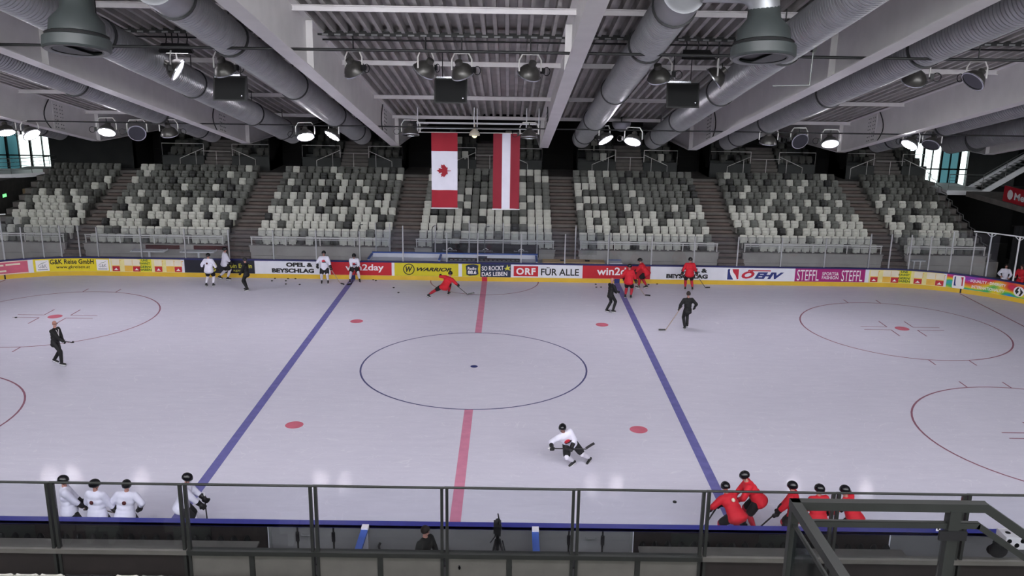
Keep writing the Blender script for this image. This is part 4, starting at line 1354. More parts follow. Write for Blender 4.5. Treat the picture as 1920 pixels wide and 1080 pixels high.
# white lighting truss and the flags
t = thing('lighting_truss', 'white tube truss holding the two flags', 'truss', (-.3, 10.0, 8.5))
for z, r, nm in ((8.94, .045, 'top_tube'), (8.68, .02, 'wire_tube')):
    mb = MB(); mb.tube([(-3.25, 10.0, z), (2.75, 10.0, z + .02)], r, 8); build(nm, mb, 'white', t)
mb = MB(); mb.tube([(-3.25, 10.0, 8.49), (2.75, 10.0, 8.51)], .022, 8); build('flag_pole', mb, 'rail', t)
for x in (-3.2, -.45, -.3, 2.1, 2.7):
    mb = MB(); mb.tube([(x, 10.0, 8.49), (x, 10.0, zd(10.0) + .05)], .03, 6); build('drop_tube', mb, 'white', t)
t = thing('pendant_lamp', 'small yellowish dome lamp between the two flags', 'lamp', (-.42, 9.85, 8.95))
mb = MB(); mb.lathe([(.26, 8.38), (.27, 8.42), (.2, 8.58), (.08, 8.68), (.03, 8.72), (.03, 8.95)], (-.42, 9.85, 0), (0, 0, 1), 20); build('shade', mb, 'foam', t, smooth=50)
mb = MB(); mb.ell((-.42, 9.85, 8.36), (.12, .12, .1)); build('bulb', mb, 'glim', t, smooth=60)
t = thing('dome_light', 'grey half dome hanging behind the lit pair right of the flags', 'lamp', (6.98, 12.0, 9.2))
mb = MB()
pr = [(.02, 8.52)] + [(.48 * math.sin(a), 8.98 - .46 * math.cos(a)) for a in [math.pi / 2 * q / 7 for q in range(1, 8)]] + [(.44, 9.02)]
mb.lathe(pr, (6.98, 12, 0), (0, 0, 1), 22); build('dome', mb, 'duct', t, smooth=50)
mb = MB(); mb.tube([(6.98, 12, 9.0), (6.98, 12, zd(12) + .05)], .03, 6); build('hanger', mb, 'black', t)

def flag(x0, x1, z0, z1, label):
    return thing('hanging_flag', label, 'flag', ((x0 + x1) / 2, 10.0, z1), 'two hanging flags')
def cloth(x0, x1, z0, z1, X0, X1, Y=10.0):
    mb = MB()
    nx, nz = 10, 14
    vs = []
    for th in (0, .006):
        for j in range(nz + 1):
            for i in range(nx + 1):
                x = x0 + (x1 - x0) * i / nx
                z = z0 + (z1 - z0) * j / nz
                f = (x - X0) / (X1 - X0)
                vs.append((x, Y + th + .025 * math.sin(f * 9.0 + z * .4) + .012 * math.sin(z * 3 + f * 4), z))
    n1 = (nx + 1) * (nz + 1)
    fs = []
    for s_ in (0, n1):
        for j in range(nz):
            for i in range(nx):
                a = s_ + j * (nx + 1) + i
                fs.append((a, a + 1, a + nx + 2, a + nx + 1))
    return mb.add(vs, fs)
t = flag(-2.54, -1.26, 4.72, 8.48, 'red and white flag with red maple leaf, hung on its side')
for a, b, mt in ((7.59, 8.48, 'flagred'), (5.67, 7.59, 'flagw'), (4.80, 5.67, 'flagred')):
    build('red_band' if mt == 'flagred' else 'white_field', cloth(-2.54, -1.26, a, b, -2.54, -1.26), mt, t, smooth=60)
half = [(0, 1), (.17, .68), (.22, .66), (.36, .74), (.26, .25), (.30, .22), (.52, .46), (.57, .34), (.84, .39), (.74, .12), (.78, .06), (.90, 0), (.42, -.40), (.47, -.54), (.05, -.46), (.04, -.95)]
leaf = half + [(-x, y) for x, y in reversed(half[1:])]
mb = MB(); mb.prism([(-y * .36, x * .36) for x, y in leaf], (-1.93, 9.955, 6.63), (1, 0, 0), (0, 0, 1), (0, -.006, 0)); build('maple_leaf', mb, 'flagred', t)
mb = MB(); mb.tube([(-2.58, 10, 4.76), (-1.22, 10, 4.77)], .035, 8); build('hem_bar', mb, 'white', t)
t = flag(.49, 1.80, 4.72, 8.5, 'dark red flag with a white vertical stripe')
for a, b, mt in ((.49, .93, 'flagcar'), (.93, 1.34, 'flagw'), (1.34, 1.80, 'flagcar')):
    build('white_stripe' if mt == 'flagw' else 'red_stripe', cloth(a, b, 4.78, 8.49, .49, 1.8), mt, t, smooth=60)
mb = MB(); mb.tube([(.46, 10, 4.75), (1.84, 10, 4.76)], .035, 8); build('hem_bar', mb, 'white', t)

# ================================================================== ENDS OF THE HALL
# right: balcony, stair, gallery with red sign
m = MB()
m.box(29.9, 32.35, 23.6, 27.5, 3.92, 4.22)
struct('balcony_floor', m, 'white', label='grey balcony slab at the right end')
t = thing('staircase', 'white steel staircase rising to the right from the balcony', 'stairs', (32.3, 24.6, 3.92))
for y in (23.7, 25.5):
    mb = MB(); mb.bar((32.2, y, 4.02), (38.0, y, 7.75), .10, .34, (0, 0, 1)); build('stringer', mb, 'white', t)
mb = MB()
for k in range(19):
    mb.box(32.35 + .3 * k, 32.68 + .3 * k, 23.7, 25.5, 4.12 + .193 * k, 4.16 + .193 * k)
build('treads', mb, 'railg', t)
mb = MB(); mb.tube([(30.0, 23.65, 5.25), (32.2, 23.65, 5.25), (38.0, 23.65, 8.95)], .03, 6)
for k in range(4):
    mb.tube([(30.0, 23.65, 4.45 + .2 * k), (32.2, 23.65, 4.45 + .2 * k), (38.0, 23.65, 8.15 + .2 * k)], .01, 5)
for x in (30.0, 31.1, 32.2, 33.6, 35.0, 36.4):
    z = 4.2 if x < 32.3 else 4.2 + (x - 32.2) * .64
    mb.tube([(x, 23.65, z), (x, 23.65, z + 1.08)], .022, 6)
build('railing', mb, 'railg', t)
m = MB(); m.box(30.3, 40.8, 27.6, 27.9, -.02, 4.0); struct('wall_right_recess', m, 'void', label='black recess under the right balcony')
m = MB(); m.box(30.6, 34.0, 2.0, 22.5, 4.0, 4.32); struct('gallery_floor', m, 'conc', label='slab of the right end gallery')
m = MB(); m.box(33.8, 34.0, 2.0, 22.5, 0, 4.0); struct('wall_right_gallery', m, 'void', label='black wall below the right end gallery')
m = MB(); m.box(-34.0, -31.4, 2.0, 31.0, 0, 4.0); struct('wall_left_gallery', m, 'ring', label='brown dark wall at the left end')
t = thing('sign', 'red sign with white ring logo on the right end gallery', 'sign', (30.5, 16.4, 4.38))
mb = MB(); mb.box(30.44, 30.56, 14.2, 18.0, 4.40, 5.30); build('sign_panel', mb, 'signred', t)
mb = MB(); mb.lathe([(.18, 0), (.29, 0), (.29, .006), (.18, .006)], (30.438, 17.3, 4.85), (-1, 0, 0), 10); build('ring_logo', mb, 'twhite', t)
gl = glyphs('Merkur', 0, .03)
mb = MB(); mb.add([(30.432, 16.85 - 2.5 * x, 4.62 + .42 * y) for x, y in gl[0]], gl[1]); build('lettering', mb, 'twhite', t)
mb = MB(); mb.lathe([(.22, 0), (.34, 0), (.34, .02), (.22, .02)], (30.9, 15.4, 3.35), (-1, 0, 0), 20); tag(build('round_sign', mb, 'tyellow', origin=(30.9, 15.4, 3.35)), 'small yellow ring sign in the dark below the red sign', 'sign')
t = thing('stair_railing', 'grey stepped railing at the right side of the far stand', 'rail', (29.6, 20, 1))
mb = MB(); pts = []
for r in range(10, -1, -1):
    yy, zz = ROW0 + r * RY, TZ0 + r * RZ + 1.0
    pts += [(29.55, yy + .4, zz), (29.55, yy - .3, zz - RZ * .2)]
mb.tube(pts, .025, 6); build('top_bar', mb, 'railg', t)
for r in (0, 2, 4, 6, 8, 10):
    mb = MB(); mb.tube([(29.55, ROW0 + r * RY + .1, TZ0 + r * RZ), (29.55, ROW0 + r * RY + .1, TZ0 + r * RZ + .98)], .022, 6); build('post', mb, 'railg', t)
t = thing('curtain', 'dark curtain hanging behind the right corner glass', 'curtain', (30.2, 16.4, 0))
mb = MB()
vs = [(30.3 + (.06 if k % 2 else 0) + k * .12, 16.2 - .0 * k + (.08 if k % 2 else -.08), z) for k in range(40) for z in (0, 3.2)]
mb.add(vs, [(2 * k, 2 * k + 2, 2 * k + 3, 2 * k + 1) for k in range(39)]); build('cloth', mb, 'curtain', t)
mb = MB(); mb.tube([(30.2, 16.2, 3.22), (35.1, 16.2, 3.22)], .03, 6); build('curtain_rail', mb, 'black', t)
# left: balcony
m = MB()
pl = [(-38, 24.2), (-32.6, 24.2), (-31.6, 24.5), (-30.6, 25.2), (-29.9, 26.2), (-29.7, 27.4), (-38, 27.4)]
m.prism(pl, (0, 0, 3.98), (1, 0, 0), (0, 1, 0), (0, 0, .26))
struct('balcony_floor', m, 'white', label='white edged balcony slab at the left end')
t = thing('balcony_railing', 'dark bar railing on the left balcony', 'rail', (-32.6, 24.25, 4.24))
mb = MB()
for z in (4.5, 4.75, 5.0, 5.25):
    mb.tube([(a, b + .06, z) for a, b in pl[:6]], .018 if z < 5.2 else .03, 6)
for a, b in pl[:6] + [(-35, 24.2), (-34, 24.2)]:
    mb.tube([(a, b + .06, 4.24), (a, b + .06, 5.25)], .02, 6)
build('bars', mb, 'railg', t)
t = thing('exit_sign', 'green glowing exit sign on the dark left wall', 'sign', (-31.3, 22.9, 3.05))
mb = MB(); mb.box(-31.42, -31.3, 22.7, 23.2, 2.92, 3.18); build('case', mb, 'black', t)
mb = MB(); mb.box(-31.305, -31.295, 22.73, 23.17, 2.95, 3.15); build('lit_face', mb, 'exit', t)
t = thing('cupboard', 'brown two-door cupboard left of the leftmost seats', 'cupboard', (-30.4, 24.3, 2.4))
mb = MB(); mb.box(-30.8, -30.0, 24.2, 24.7, .5, 3.32); build('body', mb, 'brownwood', t)
for x in (-30.79, -30.39):
    mb = MB(); mb.box(x, x + .38, 24.17, 24.2, .55, 3.28); build('door', mb, 'brownwood', t)

# ================================================================== NEAR SIDE: BENCH BACKS, BARRIER, STAND, HANDRAIL
YN = -HW - .125
def nearbox(name, x0, x1, z0, z1, mt, parent, d=.02, y=YN):
    mb = MB(); mb.box(x0, x1, y - d, y, z0, z1)
    return build(name, mb, mt, parent)
t = thing('board_back', 'grey panelled back of the near boards with two gates', 'hockey boards', (0, YN, 0))
nearbox('back_panel', -4.30, 4.36, 0, .985, 'bback', t)
nearbox('back_panel', 10.6, 24, 0, .985, 'bback', t)
for x in (-3.64, -2.78, 2.86, 3.67):
    b = nearbox('gate_gap', x - .022, x + .022, 0, .985, 'void', t, .026)
    nearbox('latch', x - .04, x + .04, .62, .86, 'black', b, .06)
for x in (-3.42, 3.40):
    mb = MB(); mb.tube([(x - .12, YN - .02, .80), (x - .12, YN - .08, .80), (x + .12, YN - .08, .80), (x + .12, YN - .02, .80)], .016, 6); build('gate_handle', mb, 'railg', t)
for x in (-4.3, 4.36):
    nearbox('edge_strip', x - .03, x + .03, 0, .985, 'railg', t, .03)
mb = MB(); mb.box(-31, 31, YN - .035, YN + .175, .995, 1.065); build('cap_rail', mb, 'capblue', t)
for i, (a, b) in enumerate(((-18.0, -4.36), (4.42, 10.55))):
    s = ('left', 'right')[i]
    t = thing('players_bench', 'dark ' + s + ' players bench behind the near boards', 'bench', ((a + b) / 2, -15.1, 0), 'players benches')
    nearbox('bench_lining', a, b, 0, .985, 'nearwall', t, .03)
    mb = MB(); mb.box(a, b, -15.52, -14.98, .93, .98); build('shelf', mb, 'nearpan', t)
    mb = MB(); mb.box(a, b, -15.52, -15.47, 0, .93); build('shelf_front', mb, 'nearwall', t)
    k = int((b - a) / .30)
    mb = MB()
    for j in range(k):
        x = a + .12 + .30 * j
        mb.lathe([(.075, 0), (.09, .05), (.05, .13), (.02, .16)], (x, -14.9 + .02 * (j % 3), .90), (0, 0, 1), 8)
    build('bottle_row', mb, 'blackm', t)['kind'] = 'stuff'
    for j in range(max(2, int((b - a) / 2.2))):
        x = a + .9 + 2.1 * j
        if x + .9 < b:
            mb = MB(); mb.box(x, x + .9, YN - .05, YN - .03, .62, .94); build('pad', mb, 'nearsteel', t)
for i, x in enumerate((-2.0, 2.05)):
    t = thing('partition', 'blue capped partition board ' + ('left' if i == 0 else 'right') + ' of the camera tripod', 'partition', (x, -15.0, 0), 'blue capped partitions')
    mb = MB(); mb.box(x - .05, x + .05, -15.75, YN - .03, 0, .98); build('panel', mb, 'bwhite', t)
    mb = MB(); mb.box(x - .085, x + .075, -15.78, YN - .04, .98, 1.05); build('cap', mb, 'bluep', t)
    mb = MB(); mb.box(x - .08, x + .08, YN - .22, YN - .035, 1.0, 1.09); build('white_end_block', mb, 'twhite', t)
mb = MB(); mb.tube([(-1.68, -14.33, .40), (-1.70, -14.36, .52), (-1.66, -14.33, .60)], .03, 6)
tag(build('hook', mb, 'black', origin=(-1.68, -14.45, .4)), 'small dark hook on the grey back of the near boards', 'hook')
# camera on a tripod
c = V((1.16, -15.3, 0))
t = thing('video_tripod', 'black tripod behind the near boards', 'tripod', tuple(c))
mb = MB(); mb.cap(c + V((0, 0, 1.05)), .045, c + V((0, 0, 1.42)), .04); build('column', mb, 'black', t, smooth=50)
for a in (100, 225, 330):
    d = V((math.cos(math.radians(a)), math.sin(math.radians(a)), 0))
    mb = MB(); mb.tube([c + d * .05 + V((0, 0, 1.32)), c + d * .24 + V((0, 0, .7)), c + d * .42 + V((0, 0, .02))], [.03, .026, .018], 8)
    mb.tube([c + d * .09 + V((.03, 0, 1.30)), c + d * .26 + V((.03, 0, .72))], .014, 6); build('leg', mb, 'black', t)
mb = MB(); mb.obox(c + V((0, 0, 1.46)), (.07, 0, 0), (0, .06, 0), (0, 0, .05)); mb.tube([c + V((0, 0, 1.46)), c + V((-.16, -.25, 1.36))], .014, 6); build('pan_head', mb, 'black', t)
t = thing('video_camera', 'small black video camera with upright microphone on the tripod', 'camera', tuple(c + V((0, 0, 1.51))))
mb = MB(); mb.obox(c + V((-.01, .02, 1.60)), (.085, 0, 0), (0, .16, 0), (0, 0, .085)); build('camera_body', mb, 'black', t)
mb = MB(); mb.lathe([(.055, 0), (.065, .12), (.06, .12)], c + V((0, .18, 1.6)), (0, 1, 0), 14); build('lens', mb, 'black', t, smooth=40)
mb = MB(); mb.tube([c + V((.02, 0, 1.68)), c + V((.03, 0, 1.78)), c + V((.0, 0, 1.95))], [.03, .018, .012], 8); build('microphone', mb, 'black', t)
mb = MB(); mb.obox(c + V((.09, -.02, 1.63)), (.008, 0, 0), (0, .06, 0), (0, 0, .045)); build('screen', mb, 'railg', t)
# bag and box at the far right
t = thing('marked_box', 'white box with black round marks on a thin stand at lower right', 'box', (12.70, -15.5, 0))  # plain white box with printed marks, no lamp in it
mb = MB(); mb.obox((12.72, -15.5, 1.60), (.24, 0, 0), (0, .2, 0), (0, 0, .15)); build('case', mb, 'twhite', t)
for dx, dz_ in ((-.16, .05), (.02, -.05), (.14, .06)):
    mb = MB(); mb.lathe([(.055, 0), (.055, .006)], (12.72 + dx, -15.70, 1.6 + dz_), (0, -1, 0), 14); build('round_mark', mb, 'tblack', t)
mb = MB(); mb.lathe([(.06, 0), (.06, .006)], (12.62, -15.5, 1.75), (0, 0, 1), 14); build('round_mark', mb, 'tblack', t)
mb = MB(); mb.tube([(12.5, -15.5, 0), (12.5, -15.5, 1.5)], .02, 8); build('stand_pole', mb, 'black', t)
mb = MB(); mb.box(12.3, 12.75, -15.7, -15.3, 0, .03); build('stand_foot', mb, 'black', t)
t = thing('backpack', 'dark backpack hanging behind the barrier at lower right', 'bag', (12.0, -15.9, 1.3))
mb = MB(); mb.ell((12.05, -16.17, 1.72), (.2, .125, .2)); mb.ell((12.0, -16.06, 1.65), (.14, .1, .12)); build('bag_body', mb, 'blackm', t, smooth=60)
mb = MB(); mb.tube([(11.95, -16.1, 1.85), (12.0, -16.1, 1.98), (12.1, -16.1, 1.87)], .02, 6); build('strap', mb, 'blackm', t)

# barrier between bench and stand
YBAR = -16.3
PX_ = [-8.3 - 2.78 * 3, -8.3 - 2.78 * 2, -11.08, -8.3, -5.5, -2.75, .03, 2.82, 5.58, 8.33, 11.1, 13.9, 16.7]
m = MB(); m.box(-31, 31, YBAR - .12, YBAR + .12, -.02, .9)
struct('barrier_wall', m, 'nearwall', label='dark base wall under the near glass barrier')
for i in range(len(PX_) - 1):
    a, b = PX_[i], PX_[i + 1]
    if b < -9 or a > 12.5:
        pass
    grey = -5.6 < a < 5.5
    t = thing('glass_barrier', ('%s glass bay from the left of the barrier behind the near benches' % ORD[i - 2] if i > 1 else 'glass bay of the near barrier beyond the left edge of the view') if i not in (6,) else 'glass bay of the near barrier in front of the camera tripod', 'barrier', (a, YBAR, .9), 'bays of the near glass barrier')
    for g in (-1, 1):
        x = a + .055 if g < 0 else b - .055
        mb = MB(); mb.box(x - .03, x + .03, YBAR - .05, YBAR + .05, .9, 3.08); build('post', mb, 'nearsteel', t)
    mb = MB(); mb.tube([(a, YBAR, 3.09), (b, YBAR, 3.085)], .028, 8); build('top_rail', mb, 'nearsteel', t, smooth=60)
    mb = MB(); mb.box(a, b, YBAR - .09, YBAR + .09, 1.46, 1.56); build('mid_rail', mb, 'nearsteel' if grey else 'nearpan', t)
    mb = MB(); mb.box(a + .1, b - .1, YBAR - .006, YBAR + .006, 1.56, 3.07); build('pane', mb, 'pane', t)
    k = 2 if grey else 1
    for j in range(k):
        x0 = a + (b - a) * j / k
        x1 = a + (b - a) * (j + 1) / k
        mb = MB(); mb.box(x0 + .06, x1 - .06, YBAR - .02, YBAR + .02, .92, 1.44); build('infill_panel', mb, 'nearpan' if grey else 'nearwall', t)
        if j:
            mb = MB(); mb.box(x0 - .055, x0 + .055, YBAR - .05, YBAR + .05, .9, 1.46); build('mullion', mb, 'nearsteel', t)
mb = MB(); mb.box(10.55, 10.64, YBAR - .012, YBAR - .007, 2.23, 2.36); mb.k = 1; mb.box(10.575, 10.615, YBAR - .014, YBAR - .012, 2.26, 2.32)
tag(build('sticker', mb, ['twhite', 'tblack'], origin=(10.6, YBAR, 2.3)), 'small white sticker on the near glass barrier', 'sticker')
mb = MB(); mb.lathe([(.03, 0), (.03, .02)], (.35, YBAR - .03, 1.22), (0, -1, 0), 10); mb.box(.335, .365, YBAR - .05, YBAR - .03, 1.17, 1.27)
tag(build('turn_lock', mb, 'black', origin=(.35, YBAR, 1.2)), 'small black lock on a grey infill panel', 'lock')

# near stand
m = MB()
prof = [(-16.42, -.03), (-16.42, .92)]
y, z = -17.95, .92
prof.append((y, z))
while y > -37:
    z += .458; prof.append((y, z)); y -= .80; prof.append((y, z))
prof.append((y, -.03))
n = len(prof)
m.add([(-31, a, b) for a, b in prof] + [(31, a, b) for a, b in prof], [tuple(range(n)), tuple(range(2 * n - 1, n - 1, -1))] + [(i, i + n, (i + 1) % n + n, (i + 1) % n) for i in range(n)])
struct('near_terrace_floor', m, 'conc', label='stepped concrete terrace of the near stand')
for i, (x, k) in enumerate(((-8.75, 'W'), (-8.25, 'W'), (-7.75, 'W'), (-7.25, 'K'), (-6.75, 'K'), (-6.24, 'W'), (-5.73, 'G'), (-5.2, 'K'), (-4.66, 'K'), (-4.13, 'K'), (-3.62, 'W'), (-3.14, 'W'))):
    o = seat(x, -17.6, .925, k, '%s seat of the near stand, %s from the left at the bottom edge' % (CNAME[k], ORD[i]), 'seats at the foot of the near stand')
    o.rotation_euler = (0, 0, math.pi)

# steel handrail of the stair in the near stand
hx, hy, hz = 3.31, -27.63, 8.87
t = thing('stair_handrail', 'dark steel stair handrail with tinted glass in front at lower right', 'handrail', (hx, hy, 7.0))
def sq(name, p, q, w, h=None, mt='nearsteel', par=None):
    mb = MB(); mb.bar(p, q, w, h or w); return build(name, mb, mt, par or t)
sq('top_bar', (hx - .03, hy, hz), (4.63, hy, hz), .06, .062)
sq('sloping_bar', (4.61, hy, hz + .005), (6.6, hy, hz - 1.34), .055, .06)
sq('lower_bar', (hx + .10, hy, hz - .14), (4.60, hy, hz - .14), .04)
sq('sloping_bar', (4.585, hy, hz - .137), (6.5, hy, hz - 1.43), .04)
sq('side_bar', (hx, hy + .03, hz), (hx, hy - 1.75, hz), .065, .062)
sq('side_bar', (hx, hy, hz - .14), (hx, hy - 1.75, hz - .14), .022)
sq('post', (hx, hy, hz), (hx, hy, 6.95), .055)
p = sq('post', (4.41, hy, hz - .02), (4.41, hy, 6.95), .075)
mb = MB(); mb.box(4.31, 4.50, hy - .05, hy - .03, hz - .235, hz - .165); build('clamp_plate', mb, 'black', p)
mb = MB(); mb.box(hx - .006, hx + .006, hy - 1.7, hy - .06, hz - 1.1, hz - .16); build('side_glass', mb, 'smoke', t)
mb = MB(); mb.box(hx + .1, 4.36, hy - .006, hy + .006, hz - 1.1, hz - .17); build('front_glass', mb, 'pane', t)

# pucks
PUCKS = [(-11.69, 13.49), (-11.67, 14.05), (-10.94, 14.05), (-10.94, 13.54), (-10.76, 12.83), (-9.99, 12.76), (-10.53, 14.05), (-6.2, 14.05), (-6.03, 13.9), (-4.84, 12.36), (-4.46, 11.36),
         (6.18, 13.77), (6.15, 13.11), (6.41, 13.13), (7.9, 14.0), (9.13, 13.88), (8.93, 13.16), (9.63, 14.03), (-21.54, 5.82), (6.05, -11.03)]
pm_ = None
for i, (x, y) in enumerate(PUCKS):
    if pm_ is None:
        mb = MB(); mb.lathe([(.05, 0), (.055, .006), (.055, .030), (.05, .036)], (0, 0, 0), (0, 0, 1), 16)
        o = build('puck', mb, 'black', smooth=40); pm_ = o.data
    else:
        o = bpy.data.objects.new('puck', pm_); COL.objects.link(o)
    o.location = (x, y, .001)
    if i < 11:
        lab = 'black puck on the ice, %s from the left of those left of the red line' % ORD[sorted(p[0] for p in PUCKS[:11]).index(x) if i != 3 else 4]
    elif i < 18:
        lab = 'black puck on the ice, %s from the left near the right red players' % ORD[sorted(p[0] for p in PUCKS[11:18]).index(x)]
    else:
        lab = 'black puck alone beside the left face-off dot' if i == 18 else 'black puck alone on the ice near the crouching red player'
    tag(o, lab, 'puck', 'pucks on the ice')

# ================================================================== PEOPLE
UP = V((0, 0, 1))
def ik(a, c, l1, l2, pole):
    d = c - a
    L = min(d.length, (l1 + l2) * .998)
    t = d.normalized()
    x = (l1 * l1 - l2 * l2 + L * L) / (2 * L)
    h = math.sqrt(max(0, l1 * l1 - x * x))
    p = pole - t * pole.dot(t)
    p = p.normalized() if p.length > 1e-4 else t.orthogonal()
    return a + t * x + p * h, a + t * L

def rebuild(name, mb, mt, parent, vox, it=3):
    o = build(name, mb, mt, parent, smooth=180)
    md = o.modifiers.new('merge', 'REMESH')
    md.mode = 'VOXEL'
    md.voxel_size = vox
    md.use_smooth_shade = True
    s = o.modifiers.new('soften', 'SMOOTH')
    s.factor, s.iterations = .5, it
    return o

def hand(mb, P, elbow, grip, s=1.0, thick=1.0):
    """palm, four bent fingers of different length and a thumb from the palm's side"""
    fore = (P - elbow).normalized()
    g = grip - fore * grip.dot(fore)
    g = g.normalized() if g.length > .1 else fore.orthogonal()
    n = g.cross(fore).normalized()
    c = P + n * .028 * s
    mb.ell(c, (.045 * s, .048 * s, .022 * s * thick), (g, fore, n))
    for k, ln in enumerate((.82, .95, 1.0, .8)):
        b = c + fore * .040 * s + g * (k - 1.5) * .023 * s
        r = .0095 * s * thick
        p1 = b + fore * .030 * ln * s - n * .008 * s
        p2 = p1 - n * .032 * ln * s + fore * .006 * s
        p3 = p2 - n * .012 * s - fore * .022 * ln * s
        for u, w in ((b, p1), (p1, p2), (p2, p3)):
            mb.cap(u, r * 1.05, w, r, 7)
    b = c + g * .042 * s - fore * .012 * s
    p1 = b + g * .012 * s + fore * .028 * s - n * .018 * s
    p2 = p1 - g * .014 * s + fore * .014 * s - n * .026 * s
    mb.cap(b, .012 * s * thick, p1, .011 * s * thick, 7)
    mb.cap(p1, .011 * s * thick, p2, .009 * s * thick, 7)

def stick(label, top, heel, toe, mt='stickd', grp='hockey sticks'):
    top, heel = V(top), V(heel)
    toe = V(toe)
    t = thing('hockey_stick', label, 'hockey stick', tuple(heel), grp)
    mb = MB(); mb.bar(top, heel, .032, .024); build('shaft', mb, mt, t)
    d = (toe - heel)
    L = d.length
    d = d / L
    ax = (top - heel).normalized()
    up = (ax - d * ax.dot(d)).normalized()
    side = d.cross(up)
    mb = MB()
    for k in range(6):
        a, b = k / 6, (k + 1) / 6
        c0 = heel + d * L * a + side * .05 * a * a
        c1 = heel + d * L * b + side * .05 * b * b
        mb.bar(c0 + up * .025, c1 + up * .025, .014, .075, up)
    build('blade', mb, 'stickd', t)
    mb = MB(); mb.cap(top, .02, top + (heel - top).normalized() * .12, .019, 8); build('grip_tape', mb, 'twhite' if mt == 'stickd' else 'black', t)
    return t

KITS = {'white': dict(jersey='jw', pants='pants', socks='sockw', helmet=True, gloves=True),
        'red': dict(jersey='jr', pants='pants', socks='sockr', helmet=True, gloves=True),
        'coach': dict(jersey='track', trousers='track', gloves=True, hair='hair'),
        'bald': dict(jersey='track', trousers='track', gloves=True, hair=None),
        'cap': dict(jersey='track', trousers='track', gloves=True, hair='black', brim=True),
        'street': dict(jersey='olive', trousers='olive', hair='hair', shoes=True)}

